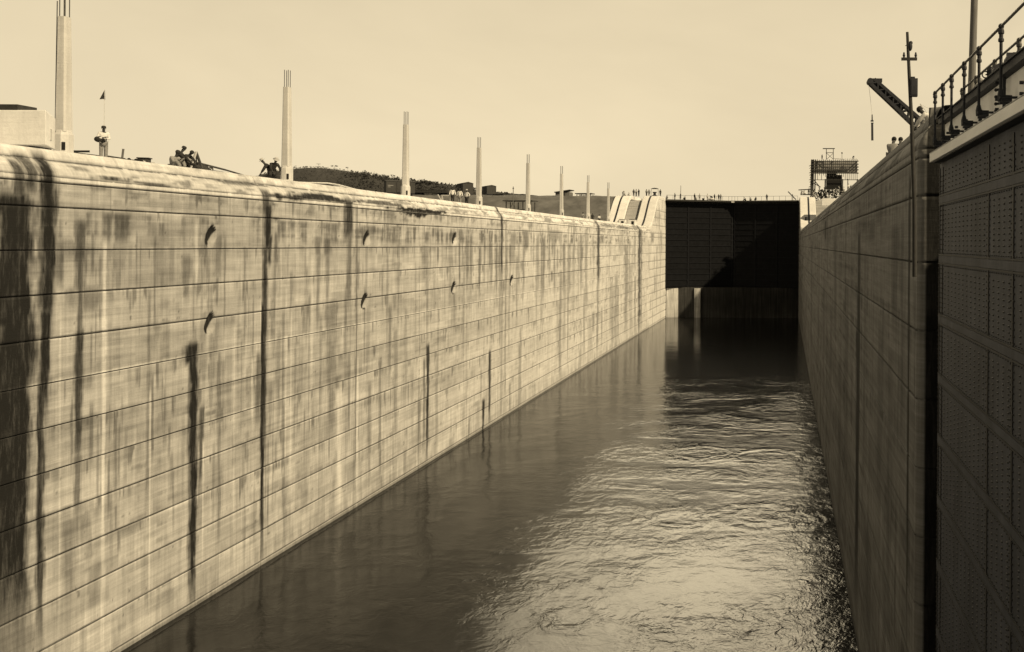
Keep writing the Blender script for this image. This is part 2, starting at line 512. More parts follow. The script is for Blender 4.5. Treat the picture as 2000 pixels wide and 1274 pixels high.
def grid_obj(name, V, S, T, m_, parent, flip=False, rsel=None):
    nr, nc, _ = V.shape
    idx = np.arange(nr * nc).reshape(nr, nc)
    a, b, c, d = idx[:-1, :-1], idx[:-1, 1:], idx[1:, 1:], idx[1:, :-1]
    F = np.stack([a, b, c, d] if not flip else [a, d, c, b], -1).reshape(-1, 4)
    me = bpy.data.meshes.new(name)
    me.vertices.add(nr * nc); me.vertices.foreach_set('co', V.reshape(-1).astype(np.float32))
    me.loops.add(F.size); me.loops.foreach_set('vertex_index', F.reshape(-1).astype(np.int32))
    me.polygons.add(len(F)); me.polygons.foreach_set('loop_start', (np.arange(len(F)) * 4).astype(np.int32))
    me.update(calc_edges=True)
    for nm, A in (('stain', S), ('tone', T)):  # 'stain' also carries the painted niche and recess shade
        at_ = me.attributes.new(nm, 'FLOAT', 'POINT'); at_.data.foreach_set('value', np.clip(A, 0, 1).reshape(-1).astype(np.float32))
    me.materials.append(m_); me.validate()
    o = bpy.data.objects.new(name, me); COL.objects.link(o); o.parent = parent
    return o


def pxcols(X, d_hi, d_lo, step, extra_lo=None):
    dxs = np.arange(d_hi, d_lo, -step)
    return abs(X) * FPX / dxs


def vnoise(x, y, seed=0, octs=4):
    """cheap value noise on arrays"""
    r = np.random.default_rng(seed); T_ = r.random((256, 256)); o = np.zeros(np.broadcast(x, y).shape); amp = 1; tot = 0
    for k in range(octs):
        xs, ys_ = x * 2 ** k, y * 2 ** k
        xi, yi = np.floor(xs).astype(int), np.floor(ys_).astype(int)
        fx, fy = xs - xi, ys_ - yi; fx = fx * fx * (3 - 2 * fx); fy = fy * fy * (3 - 2 * fy)
        g = lambda i, j: T_[i % 256, j % 256]
        o = o + amp * ((g(xi, yi) * (1 - fx) + g(xi + 1, yi) * fx) * (1 - fy) + (g(xi, yi + 1) * (1 - fx) + g(xi + 1, yi + 1) * fx) * fy)
        tot += amp; amp *= .55
    return o / tot


def zpx(px, py, X):
    """height on the wall plane X seen at pixel"""
    Y = yat(px, X); return at(px, py, Y).z


# measured streaks on the left wall: px, py top, py bottom, width in px, strength
STREAKS_L = [
    (18, 372, 1290, 66, 1.0), (38, 385, 1290, 46, 1.0), (44, 372, 1290, 34, 1.0), (36, 310, 400, 24, .8), (93, 300, 470, 30, 1), (94, 430, 640, 28, 1), (90, 440, 620, 34, .8), (89, 600, 800, 20, .95), (83, 740, 1250, 15, .85), (100, 300, 420, 14, .7), (60, 300, 380, 30, .8),
    (117, 470, 560, 16, .55), (157, 430, 520, 22, .75), (157, 480, 700, 14, .7), (156, 640, 900, 14, .85), (170, 560, 610, 60, .45), (150, 470, 500, 70, .4), (154, 880, 1010, 11, .6), (140, 1020, 1160, 22, .35), (190, 1100, 1180, 20, .3),
    (235, 480, 530, 30, .3), (292, 560, 720, 5, .45), (293, 720, 980, 9, .4), (205, 560, 700, 5, .25), (310, 450, 560, 22, .28), (335, 480, 560, 10, .3), (365, 500, 590, 14, .4),
    (375, 672, 712, 26, .95), (378, 668, 760, 17, .95), (379, 690, 900, 16, 1), (380, 800, 1190, 14, .97), (374, 700, 1100, 8, .6), (396, 795, 870, 12, .75), (396, 850, 945, 6, .75), (432, 798, 828, 12, .5), (412, 802, 812, 30, .45),
    (408, 500, 620, 4, .35), (426, 460, 540, 14, .45), (425, 540, 600, 5, .5), (430, 900, 1000, 14, .2),
    (521, 370, 420, 14, .8), (523, 395, 500, 13, 1), (526, 460, 520, 8, .85), (518, 480, 900, 9, .85), (515, 590, 1105, 7, .95), (507, 688, 830, 9, .6), (517, 780, 1000, 8, .6), (520, 500, 700, 9, .35),
    (540, 455, 520, 9, .6), (537, 500, 640, 5, .45), (536, 640, 700, 5, .35), (560, 480, 560, 5, .3), (590, 430, 500, 10, .25),
    (623, 462, 500, 12, .5), (641, 465, 500, 13, .65), (622, 500, 640, 6, .4), (640, 490, 600, 6, .4), (650, 590, 860, 18, .42), (645, 600, 780, 8, .4), (660, 735, 760, 10, .5), (600, 840, 1000, 16, .2),
    (680, 385, 470, 14, .85), (682, 440, 600, 8, .6), (676, 560, 720, 5, .4), (697, 400, 980, 3, .55), (690, 900, 960, 22, .3),
    (716, 470, 600, 4, .3), (718, 440, 470, 20, .4), (745, 740, 945, 4, .5), (757, 480, 700, 4, .35), (778, 440, 640, 5, .3), (765, 395, 440, 16, .4),
    (831, 480, 520, 10, .45), (835, 500, 680, 4, .35), (837, 672, 900, 5, .88), (830, 700, 880, 4, .6), (821, 778, 860, 5, .5), (838, 800, 870, 7, .5), (862, 900, 960, 3, .2),
    (880, 470, 600, 6, .35), (888, 540, 640, 4, .35), (905, 600, 700, 4, .2), (921, 480, 560, 3, .4), (937, 482, 575, 4, .6), (958, 480, 560, 3, .35), (970, 482, 548, 4, .6),
    (980, 400, 545, 3.5, .85), (988, 430, 820, 2.5, .45), (958, 684, 835, 3.5, .85), (946, 780, 853, 4, .9), (941, 720, 790, 2.5, .3), (1003, 455, 520, 8, .45), (1000, 540, 560, 4, .7), (1010, 500, 620, 3, .4),
    (1026, 450, 490, 12, .6), (1021, 510, 530, 6, .4), (1049, 460, 640, 2.5, .4), (1085, 450, 470, 24, .45), (1078, 530, 550, 3, .6), (1110, 440, 720, 2.5, .45), (1121, 430, 520, 3, .5), (1130, 460, 600, 2.5, .3),
    (1142, 560, 700, 3, .4), (1155, 620, 700, 6, .25), (1160, 610, 650, 4, .45), (1169, 430, 560, 5, .8), (1168, 540, 690, 3.5, .5), (1176, 600, 680, 2, .4), (1190, 450, 560, 2, .3), (1208, 560, 670, 2.5, .45), (1196, 590, 660, 2, .4),
    (1214, 450, 500, 8, .3), (1249, 440, 660, 4, .8), (1253, 445, 645, 2, .6), (1241, 540, 650, 2, .6), (1268, 470, 540, 2, .4), (1243, 430, 450, 6, .5), (1060, 520, 600, 2, .35), (1090, 600, 700, 2, .3), (1230, 470, 600, 1.5, .35)]
STREAKS_L += [(rng.uniform(130, 1270), p0, p0 + rng.uniform(30, 220), rng.uniform(1.5, 7), rng.uniform(.18, .48))
              for p0 in rng.uniform(440, 1000, 210)]
STREAKS_L += [(rng.uniform(880, 1160), rng.uniform(455, 485), rng.uniform(500, 600), rng.uniform(1.5, 4), rng.uniform(.3, .65)) for _ in range(45)]
STREAKS_L = [s for s in STREAKS_L if s[1] < 477 + .6146 * (VX - s[0])]
# pale efflorescence runs
PALE_L = [(205, 470, 1240, 7, .8), (296, 760, 1200, 3, .8), (560, 430, 900, 4, .5), (400, 860, 1100, 3, .6), (384, 430, 560, 5, .7), (120, 600, 1200, 4, .4), (495, 700, 820, 3, .7), (510, 590, 700, 2, .8),
          (665, 760, 980, 10, .7), (700, 700, 980, 4, .6), (610, 500, 760, 5, .4), (570, 600, 980, 3, .5), (460, 640, 1000, 3, .4)]


def stain_from(streaks, X, Yg, Zg, wander=.25):
    S = np.zeros_like(Yg)
    for i, (px, p0, p1, wpx, st) in enumerate(streaks):
        Y0 = yat(px, X); z0 = at(px, p0, Y0).z; z1 = at(px, p1, Y0).z
        wy = max(.04, wpx * .5 * Y0 * Y0 / (abs(X) * FPX))
        cols = np.abs(Yg[0] - Y0) < wy * 3.2
        if not cols.any(): continue
        y = Yg[:, cols]; z = Zg[:, cols]
        c = Y0 + wy * wander * (np.sin(z * .45 + i) * .6 + 2.4 * (vnoise(z * 1.1 + i, z * 0 + i, i + 1, 4) - .5))
        wl = wy * (.68 + 1.0 * vnoise(z * .9 + i * 3.3, z * 0 + i, i, 5) ** 1.2 + .2 * bl(z, z1, z0))
        rg = vnoise(y * 7 / max(.3, min(1.5, wy * 3)), z * .8, i + 7, 4)
        e = 1 - bl(np.abs(y - c) + wl * .9 * (rg - .5), wl * .35, wl * 1.35)
        L = max(z0 - z1, .3)
        env = bl(z, z1 - .2 * L, z1 + .25 * L) * (1 - bl(z, z0 - .12 * min(L, 3), z0 + .12 * min(L, 3)))
        S[:, cols] = np.maximum(S[:, cols], min(1, st * 1.08) * e * env)
    return S


def stainL(Y, Z, A):
    S = stain_from(STREAKS_L, XL, Y, Z)
    # smudges hanging below each lift joint and the dark bands of the upper lifts
    n = vnoise(Y * .9, Z * .5, 3, 5); n2 = vnoise(Y * 2.4, Z * .14, 4, 4); n3 = vnoise(Y * .22, Z * 2.6, 5, 4)
    band = bl(Z, E - .6, E + .2) * (1 - bl(Z, E + 1.0, E + 1.35))
    S = np.maximum(S, band * bl(n2 * .5 + n * .3 + n3 * .2 + .12 * panels(Y, Z, 12), .44, .62) * .68)
    band2 = bl(Z, E - 2.6, E - 2.1) * (1 - bl(Z, E - .5, E - .4))
    S = np.maximum(S, band2 * bl(n2, .55, .75) * .40)
    S = np.maximum(S, bl(n * .5 + n2 * .5, .60, .76) * .30)
    S = np.maximum(S, bl(n3 * .55 + n2 * .45, .60, .74) * .34)
    for j in JOINTS[1:]:
        hang = (1 - bl(j - Z, 0, 1.0)) * (Z < j)
        S = np.maximum(S, hang * bl(vnoise(Y * 1.7, Z * .2 + j, 9, 4), .56, .76) * .42)
    # coping: a dark ragged band along the foot of the rounding, paler smooth crest
    cop = (A > .01)
    ragged = bl(vnoise(Y * .45, A * 2.4, 21, 5), .54, .68) * bl(A, .02, .25) * (1 - bl(A, .62, .82))
    S = np.where(cop, np.maximum(S, ragged * .60), S)
    under = bl(Z, E + 1.32, E + 1.9) * (A < .01) * bl(vnoise(Y * .8, Z * 1.0, 23, 4), .54, .72)
    S = np.maximum(S, under * .5)
    # wet foot at the water line
    S = np.maximum(S, (1 - bl(Z, .05, .45)) * .55)
    S = np.maximum(S, (1 - bl(Z, .6, 2.2)) * .25 * bl(n2, .4, .6))
    for (px, a0, wy_, wa, st) in ((205, .30, 1.1, .10, .9), (232, .22, .8, .07, .7), (283, .18, 1.6, .07, .8), (150, .55, .5, .10, .6), (470, .74, 2.6, .10, .8), (455, .60, 1.6, .10, .6), (400, .35, .6, .08, .4),
                                 (548, .20, 2.0, .16, .95), (612, .38, 3.6, .24, 1), (645, .28, 3.4, .16, .95), (690, .42, 3.0, .10, .6), (735, .40, 4.4, .18, .85), (775, .60, 3, .15, .6), (812, .12, 6.0, .2, 1), (900, .5, 4, .1, .5),
                                 (1000, .6, 7, .1, .5), (1050, .62, 6, .1, .6), (1110, .3, 6, .15, .5), (1185, .5, 9, .3, .7), (1215, .45, 8, .3, .8), (1238, .5, 6, .25, .7)):
        y0_ = yat(px, XL - .4)
        dd = ((Y - y0_) / wy_) ** 2 + ((A - a0) / wa) ** 2 + 2.2 * (vnoise(Y * 1.6, A * 9, int(px), 5) - .5)
        S = np.where(cop, np.maximum(S, st * (1 - bl(dd, .35, 1.2))), S)
    for (px, z0_, wy_, st) in ((530, E + 1.35, .9, .9), (812, E + 2.28, 3.4, 1.0), (540, E + 2.2, .5, .8), (765, E + 2.0, 1.2, .6), (270, E + 2.2, 1.0, .5)):
        y0_ = yat(px, XL); dd = ((Y - y0_) / wy_) ** 2 + (z0_ - Z) * 2.4 + 1.8 * (vnoise(Y * 2.2, Z * 2.5, int(px), 5) - .5)
        S = np.where((A < .01) & (Z < z0_), np.maximum(S, st * (1 - bl(dd, .3, 1.0))), S)
    # short drips that begin hard at a lift joint, and small pits
    for i_, j in enumerate([TOPJ] + JOINTS[:9]):
        col = vnoise(Y * 3.3, Y * 0 + i_ * 3, 200 + i_, 3); lng = .25 + 2.0 * vnoise(Y * 3.3, Y * 0 + 9, 220 + i_, 3) ** 2
        S = np.maximum(S, (Z < j) * (1 - bl(j - Z, lng * .5, lng)) * bl(col, .66, .76) * .55)
    S = np.maximum(S, bl(vnoise(Y * 3.1, Z * 3.1, 301, 3), .80, .86) * .5 * (A < .01))
    # dark line along the coping lip and the groove below
    S = np.maximum(S, np.where(cop & (np.abs(A - .83) < .03), .75 * bl(n2, .3, .5), 0))
    S = np.maximum(S, np.where(cop & (np.abs(A - .115) < .012), .5 * bl(n2, .35, .5), 0))
    S = np.maximum(S, np.where(A > .9, .35 * bl(vnoise(Y * .8, A * 3, 25, 4), .58, .72), 0))
    # pale runs
    Pl = stain_from(PALE_L, XL, Y, Z)
    return S * (1 - .9 * Pl)


def panels(Y, Z, seed):
    """rectangular form-panel differences, -.5 .. .5"""
    r = np.random.default_rng(seed); H_ = r.random((512, 512)); o = 0
    for w_, h_, a_ in ((2.74, .60, .5), (1.22, .30, .3), (3.66, .15, .45), (.45, 1.81, .35)):
        jz = np.floor((Z - .3) / h_).astype(int); sh = (jz * 7 % 5) * w_ / 5 if h_ < 1 else 0
        jy = np.floor((Y + sh) / w_).astype(int)
        o = o + a_ * (H_[jy % 512, (jz * 3 + int(w_ * 10)) % 512] - .5)
    return o * (.5 + vnoise(Y * .15, Z * .3, seed + 1, 3))


def toneL(Y, Z, A):
    near = 1 - bl(Y, 30, 135)                    # greyer towards the near end
    n = vnoise(Y * .10, Z * .35, 31, 4)
    lift = np.floor((Z - .25) / 1.81); mono = np.floor((Y - 39.9) / 10.97)
    r = np.sin(lift * 78.2 + mono * 37.7) * .5 + .5
    T = .10 + .62 * near + .22 * (n - .5) + .14 * (r - .5)
    T = T + panels(Y, Z, 77) * (.22 + .26 * near)
    T = T - .18 * (1 - bl(Z, 4, 12)) * near
    T = np.where(A > .01, T - .34, T)
    T = np.where(A > .9, T - .16, T)
    T = T - .6 * stain_from(PALE_L, XL, Y, Z, .1)
    return T


ysL = list(pxcols(XL, 1640, 268, 1.35)); ysL = [y for y in ysL if y < 196.0] + [12, 16, 20, 24, 28, 196.2]
for jy in MONO_L:
    ysL += [jy - .034, jy - .026, jy + .026, jy + .034]
ysL = np.array(sorted(y for y in ysL if y < 196.3))
zsF = np.arange(-.6, TOPJ - .05, .105)
NICHE_L = []
for px, py, k_ in ((412, 461, 1), (412, 631, 1), (716, 466, .95), (713, 588, .9), (888, 466, .8), (887, 562, .8), (1000, 548, .6)):
    Y0 = yat(px, XL); NICHE_L.append((Y0, at(px, py, Y0).z, .42 * (1 + .010 * (Y0 - 46)), .56, .34 * k_))
wl = empty('lock_wall', (XL - 4, 100, 0), 'pale stained concrete lock wall on the left carrying the row of lamp columns', 'lock wall')
V, S, T = lock_grid(XL, +1, ysL, zsF, 12, stainL, toneL, NICHE_L, MONO_L, JOINTS + [TOPJ])
V = V - np.array([XL - 4, 100, 0])
nf = int(np.argmax(V[:, 0, 2] > TOPJ + .04))
grid_obj('wall_face', V[:nf + 1], S[:nf + 1], T[:nf + 1], M['wall_left'], wl)
grid_obj('coping', V[nf:], S[nf:], T[nf:], M['wall_left'], wl)
dk = MB(); dk.box((-7.5, -15.0, E + 3.45), (16, 233, .55)); dk.build('deck_slab', M['deck'], wl)

# right wall
STREAKS_R = [(1678, 452, 1140, 5, .9), (1676, 640, 1150, 4, .95), (1612, 430, 470, 4, .8), (1632, 440, 640, 4, .4), (1586, 470, 700, 2, .4), (1600, 470, 700, 2, .35),
             (1748, 440, 640, 12, .45), (1762, 430, 620, 7, .35), (1776, 340, 1240, 3.5, .95), (1690, 500, 900, 5, .3), (1720, 640, 1000, 8, .25), (1740, 680, 1240, 8, .3), (1655, 560, 900, 6, .3),
             (1702, 430, 470, 10, .4), (1716, 395, 440, 8, .3), (1642, 700, 1100, 6, .3), (1700, 1050, 1240, 10, .35), (1624, 600, 850, 4, .3), (1610, 560, 800, 3, .3)]


def stainR(Y, Z, A):
    S = stain_from(STREAKS_R, XR, Y, Z, .12)
    n = vnoise(Y * .9, Z * .5, 43, 5); n2 = vnoise(Y * 2.4, Z * .14, 44, 4); n3 = vnoise(Y * .10, Z * 3.0, 45, 4)
    S = np.maximum(S, bl(n * .5 + n2 * .5, .56, .74) * .40)
    S = np.maximum(S, bl(n3 * .6 + n2 * .4, .54, .70) * .55)
    ragged = bl(vnoise(Y * .45, A * 2.4, 51, 5), .46, .64) * bl(A, .02, .2) * (1 - bl(A, .75, 1.1))
    S = np.where(A > .01, np.maximum(S, ragged * .8), S)
    S = np.maximum(S, (1 - bl(Z, .05, .8)) * .7)
    return S


def toneR(Y, Z, A):
    n = vnoise(Y * .10, Z * .35, 61, 4); r = np.sin(np.floor((Z - .25) / 1.81) * 78.2 + np.floor((Y - 39.9) / 10.97) * 37.7) * .5 + .5
    T = .5 + .6 * (n - .5) + .25 * (r - .5)
    T = T + .55 * panels(Y, Z, 99)
    return np.where(A > .01, T - .15, T)


YC, RC = 23.6, .30       # where the rounded recess corner begins, its radius
ysR = [y for y in pxcols(XR, 256, 29.3, .9) if y > YC + .02] + [YC, 206.0]
for jy in MONO_L:
    if jy > YC + .1: ysR += [jy - .034, jy - .026, jy + .026, jy + .034]
ysR = np.array(sorted(ysR))
wr = empty('lock_wall', (XR + 4, 100, 0), 'dark shaded concrete lock wall on the right ending at the gate recess', 'lock wall')
V, S, T = lock_grid(XR, -1, ysR, zsF, 12, stainR, toneR, [], MONO_L, JOINTS + [TOPJ])
# the rounded corner: sweep the first profile column round a quarter circle into the recess
prof = V[:, 0, :]; sb = prof[:, 0] - XR
cols = []
for a in np.linspace(math.pi / 2, 0, 9)[:-1]:
    c = np.array([XR + RC, YC])
    rr = np.maximum(RC - sb, -3.0)
    cols.append(np.stack([c[0] - rr * math.sin(a), c[1] - rr * math.cos(a) , prof[:, 2]], -1))
# deeper recess side wall
rr = np.maximum(RC - sb, -3.0)
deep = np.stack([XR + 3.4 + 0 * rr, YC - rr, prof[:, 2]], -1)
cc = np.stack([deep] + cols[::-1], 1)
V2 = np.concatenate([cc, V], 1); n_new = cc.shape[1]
S2 = np.concatenate([np.repeat(S[:, :1] * 0 + .97, 2, 1), np.repeat(S[:, :1] * .3, n_new - 2, 1), S], 1); T2 = np.concatenate([np.repeat(T[:, :1] * .4, n_new, 1), T], 1)  # first columns near black: shade of the recess painted in
V2 = V2 - np.array([XR + 4, 100, 0])
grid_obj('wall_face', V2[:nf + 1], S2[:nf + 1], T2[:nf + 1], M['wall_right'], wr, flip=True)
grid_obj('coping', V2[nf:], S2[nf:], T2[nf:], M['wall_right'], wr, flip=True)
dk = MB(); dk.box((5.0, 16.5, E + 3.45), (14, 179, .55)); dk.build('deck_slab', M['deck'], wr)
rb = MB(); rb.box((0.5, -88.5, 10.6), (1.0, 27, 21.9)); rb.box((0.5, -160, 10.6), (1.0, 116, 21.9)); rb.build('recess_back', M['mid_conc'], wr)

# ------------------------------------------------------------------ upper level: rising ramps at the step


def Hs(y, y0=196.5, y1=212.0):
    t = min(1, max(0, (y - y0) / (y1 - y0)))
    # flared foot, straight run, rounded head
    return ZD + (ZU - ZD) * (t * t * (3 - 2 * t))


def ramp_poly(y_end, drop, y_start=195.0, zoff=0.0):
    ys_ = [y_start + (y_end - y_start) * i / 48 for i in range(49)]
    top = [(y, Hs(y) + zoff) for y in ys_]
    return top + [(y, Hs(y) + zoff - drop) for y in ys_[::-1]]


def step_block(side):
    if side < 0:
        lab = 'stepped end of the left wall with two curved white track ramps'
        f = lambda a: -30.0 - a
    else:
        lab = 'rising white concrete track ramp behind the right wall beside the far gate'
        f = lambda a: 3.5 + a
    r = empty('lock_step', (0, 0, 0), lab, 'lock wall')
    # lock face under the ramp
    ys_ = np.array(sorted(list(np.linspace(196.2, 226, 60))))
    zs = np.arange(-.6, ZU + .1, .2)
    Yg, Zg = np.meshgrid(ys_, zs)
    Hh = np.array([Hs(y) - .25 for y in ys_])[None, :]
    Zc = np.minimum(Zg, Hh)
    g = np.zeros_like(Zc)
    for j in JOINTS + [TOPJ, E + 4.1, E + 5.9, E + 7.7, E + 9.6]: g[np.abs(Zg - j) < .09] = .05
    Xg = f(0) + (-1 if side < 0 else 1) * g
    St = np.where(g > 0, .5, 0); St = np.maximum(St, stain_from([(1290, 450, 600, 1.5, .3), (1283, 480, 600, 2, .3), (1275, 455, 475, 6, .5)], -30.0, Yg, Zg) if side < 0 else 0)
    St = np.maximum(St, .45 * bl(vnoise(Yg * .6, Zg * .2, 71, 4), .55, .75))
    Tn = np.zeros_like(Zc) + (-.1 if side < 0 else .3)
    grid_obj('wall_face', np.stack([Xg, Yg, Zc], -1), St, Tn, M['wall_left'] if side < 0 else M['wall_right'], r, flip=side > 0)
    tracks = [0.0] if side > 0 else [0.0, 6.7]
    for a in tracks:
        mb = MB(); mb.prism(ramp_poly(226, .9), f(a - .03), f(a + 3.6)); mb.build('track_ramp', M['white_conc'], r, bevel=.12)
        k_ = MB(); k_.prism(ramp_poly(226, .06, 196, .035), f(a + 1.75), f(a + 2.15)); k_.build('rack_rail', M['iron'], r)
    # grey slope between the tracks and backing mass
    mb = MB(); mb.prism(ramp_poly(226, .8, 196, -1.1), f(3.6), f(6.7)); mb.build('slope', M['slope_conc'], r)
    mb = MB(); mb.box((f(8.0), 240, ZU - 5.0), (15.6, 30, 9.9)); mb.build('upper_mass', M['mid_conc'], r)
    if side > 0: mb = MB(); mb.prism(ramp_poly(226, .8, 196, -.3), f(10.6), f(13.4)); mb.build('slope', M['white_conc'], r)
    # side skirts under the ramps
    for a in tracks:
        mb = MB(); ys2 = [195 + 31 * i / 30 for i in range(31)]
        poly = [(y, Hs(y) - .5) for y in ys2] + [(226, ZD - 1), (195, ZD - 1)]
        mb.prism(poly, f(a + .4), f(a + 3.2)); mb.build('ramp_body', M['mid_conc'], r)
    return r


step_block(-1)
step_block(+1)

# ------------------------------------------------------------------ far gate, sill
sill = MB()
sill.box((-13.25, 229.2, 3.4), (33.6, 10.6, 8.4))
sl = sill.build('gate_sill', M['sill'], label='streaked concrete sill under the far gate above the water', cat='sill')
for x, w_ in ((-28.35, 2.9), (-22.0, 1.5)):  # added slabs that paint the sunlit strips of the sill
    b = MB(); b.box((x, 223.7, 3.3), (w_, .5, 8.15)); b.build('sunlit_strip', M['sill_lit'], sl)
gate = empty('lock_gate', (-13.25, YG, 7.6), 'closed black double-leaf steel gate at the far end of the chamber', 'lock gate')
GH = ZU - 7.6 - .9


def leaf(sx):
    hinge = Vector((sx * 16.75, .6, 0)); mit = Vector((0, 5.6, 0))
    d = (mit - hinge); L = d.length; d.normalize(); nrm = Vector((d.y, -d.x, 0))
    if nrm.y > 0: nrm = -nrm
    R = Matrix((d, nrm, Vector((0, 0, 1)))).transposed()
    def P(a, b, c): return hinge + d * a + nrm * b + Vector((0, 0, c))
    mb = MB(); mb.box(P(L / 2, -.9, GH / 2 + .1), (L, 1.8, GH + .2), R)
    lf = mb.build('gate_leaf', M['gate'], gate)
    rb_ = MB(); n = 15
    for i in range(n): rb_.box(P(L / 2, .06, .5 + (GH - 1.4) * i / (n - 1)), (L - .1, .12, .20), R)
    for a in (.15, L * .33, L * .66, L - .35): rb_.box(P(a, .09, GH / 2 - .3), (.35, .10, GH - .8), R)
    rb_.build('girder_flanges', M['gate_rib'], lf)
    tp = MB(); tp.box(P(L / 2, .12, GH + .38), (L, 2.6, .42), R); tp.box(P(L / 2, .15, GH - .12), (L, .4, .12), R); tp.build('walkway', M['gate_top'], lf)
    rl = MB()
    for b in (1.3,):
        for i in range(12): rl.tube(P(L * i / 11, b, GH + .6), P(L * i / 11, b, GH + 1.65), .035, n=5)
        rl.tube(P(0, b, GH + 1.65), P(L, b, GH + 1.65), .035, n=5)
    rl.build('railing', M['iron'], lf)
    return P


PL_ = leaf(-1); PR_ = leaf(+1)
mk = MB(); mk.box((-.1, 3.9, GH + .25), (.75, .14, .34)); mk.build('marker_plate', M['white'], gate)

# ------------------------------------------------------------------ near gate leaf folded back in the right recess
XF = 3.56; YE = 20.4
ng = empty('lock_gate', (XF, YE, 0), 'riveted steel gate leaf folded back in the recess at right with a railed walkway', 'lock gate')
Y0n, Z1n = 0.0, E + 1.86
LEAFL = 12.0
mb = MB(); mb.box((1.0, -LEAFL / 2, (Z1n - 1) / 2), (2.0, LEAFL, Z1n + 1.0)); mb.build('skin_plate', M['plate'], ng)
# seams: paired flange lines and vertical butt straps, measured off the photograph
sm = MB(); rv = MB()
hz = []
for py in (392, 506, 622, 738, 855, 975, 1100, 1230): hz.append(at(1831, py, YE).z)
vz = [-.05, -.42] + [-(YE - XF * FPX / d) for d in (398,)] + [-6.6, -9.2]


def rivet(y, z, r=.026, ry=1.0):
    n = 6; vs = [(-.004, y + ry * r * math.cos(2 * math.pi * i / n), z + r * math.sin(2 * math.pi * i / n)) for i in range(n)] + \
        [(-.018, y + .6 * ry * r * math.cos(2 * math.pi * i / n), z + .6 * r * math.sin(2 * math.pi * i / n)) for i in range(n)]
    rv.add(vs, [(i, (i + 1) % n, n + (i + 1) % n, n + i) for i in range(n)] + [tuple(range(n, 2 * n))], 0, True)


strap = MB()
for z in hz:
    for dz in (-.10, .10):
        sm.box((-.006, -LEAFL / 2, z + dz), (.03, LEAFL, .03))
        y = -.1
        while y > -LEAFL: rivet(y, z + dz * 1.45, .012, 2.0); y -= .16
    strap.box((-.012, -LEAFL / 2, z), (.014, LEAFL, .15))
for i, y in enumerate(vz):
    sm.box((-.004, y, Z1n / 2), (.022, .05 if i < 2 else .09, Z1n - .2))
    zz_ = Z1n - .3
    while zz_ > .5:
        rivet(y - .10, zz_, .020); rivet(y + .10, zz_, .020); zz_ -= .11
zz_ = Z1n - .20
row = 0
while zz_ > .4:
    if min(abs(zz_ - h) for h in hz) > .19:
        y = -.75
        while y > -8.4:
            if min(abs(y - v) for v in vz) > .2: rivet(y, zz_, .017, 3.2)
            y -= .41 * (1 + y / 40)
    zz_ -= .098; row += 1
sm.build('seams', M['seam'], ng); strap.build('girder_straps', M['plate'], ng)
rv.build('rivets', M['rivet'], ng)
top = MB(); top.box((-.085, -LEAFL / 2 - .1, Z1n + .045), (.17, LEAFL - .02, .05)); top.box((.9, -LEAFL / 2, Z1n + .10), (1.76, LEAFL, .16)); top.build('girder_and_beam_shade', M['iron'], ng)  # outer iron strip paints the dark shade under the fender beam
bmz = MB(); bmz.box((3.30 - XF + .05, -LEAFL / 2 - .1 + .0, E + 2.0), (.10, LEAFL, .215)); bmz.build('fender_beam', M['cream'], ng, bevel=.008)
fs = MB(); fs.box((.12, -LEAFL / 2 - .15, E + 2.42), (.08, LEAFL - .1, .66)); fs.box((-.08, -LEAFL / 2 - .15, E + 2.095), (.36, LEAFL - .1, .02)); fs.build('fascia_plate', M['fascia'], ng)
ch = MB(); ch.box((.0, -LEAFL / 2 - .1, E + 2.83), (.12, LEAFL, .13)); ch.box((.0, -LEAFL / 2 - .1, E + 2.90), (.2, LEAFL, .02)); ch.build('edge_channel', M['iron'], ng)
dk = MB(); dk.box((.55, -LEAFL / 2 - .1, E + 2.86), (.9, LEAFL, .06)); dk.build('walkway_planks', M['wood'], ng)
# railings
post_px = (291.5, 306.5, 323.4, 348, 376.8, 419.5)
pys = [3.40 * FPX / d for d in post_px] + [12.3, 10.9]
for row_, (xr, zb, zt, ylist) in enumerate(((3.40 - XF, E + 2.30, E + 3.47, pys), (4.10 - XF, E + 2.88, E + 3.62, [20.6, 19.1, 17.4, 15.6, 13.9, 12.2]))):
    rl = MB(); y0 = ylist[0] + .2 - YE; y1 = -LEAFL + .2
    rl.tube((xr, y0, zt), (xr, y1, zt), .024, n=8)
    if row_ == 0: pass
    rr_ = rl.build('handrail', M['iron2'], ng)
    for y in ylist:
        pb = MB(); yy = y - YE
        pb.tube((xr, yy, zb), (xr, yy, zt), .027, n=8)
        pb.lathe((xr, yy, zt - .25), [(.03, 0), (.048, .01), (.048, .05), (.034, .07), (.034, .12), (.05, .14), (.05, .18), (.038, .22)], 8)
        pb.ball((xr, yy, zt), .048, nu=8, nv=6)
        if row_ == 0:
            pb.lathe((xr, yy, zb - .02), [(.05, 0), (.055, .10), (.042, .16), (.03, .2)], 8)
            pb.box((xr + .08, yy - .03, zb + .02), (.16, .11, .10))
            pb.tube((xr - .04, yy - .09, zb + .03), (xr + .26, yy - .09, zb + .03), .022, n=6)
            pb.tube((xr - .04, yy - .09, zb - .06), (xr + .26, yy - .09, zb - .06), .020, n=6)
        pb.build('rail_post', M['iron2'] if row_ else M['iron'], ng)
for y in [pys[k] - .45 for k in range(6)]:
    for dz in (.0, .17):
        bt = MB(); bt.tube((.02, y - YE, E + 2.33 + dz), (.10, y - YE, E + 2.33 + dz), .028, n=8); bt.build('bolt', M['iron'], ng)
for k in range(5):
    bt = MB(); y = 14.6 - YE; z = E + 2.22 + .115 * k
    bt.tube((-.10, y, z), (.06, y, z + .02), .022, n=8); bt.ball((-.10, y, z), .03, nu=8, nv=5); bt.build('rung_bolt', M['iron'], ng)
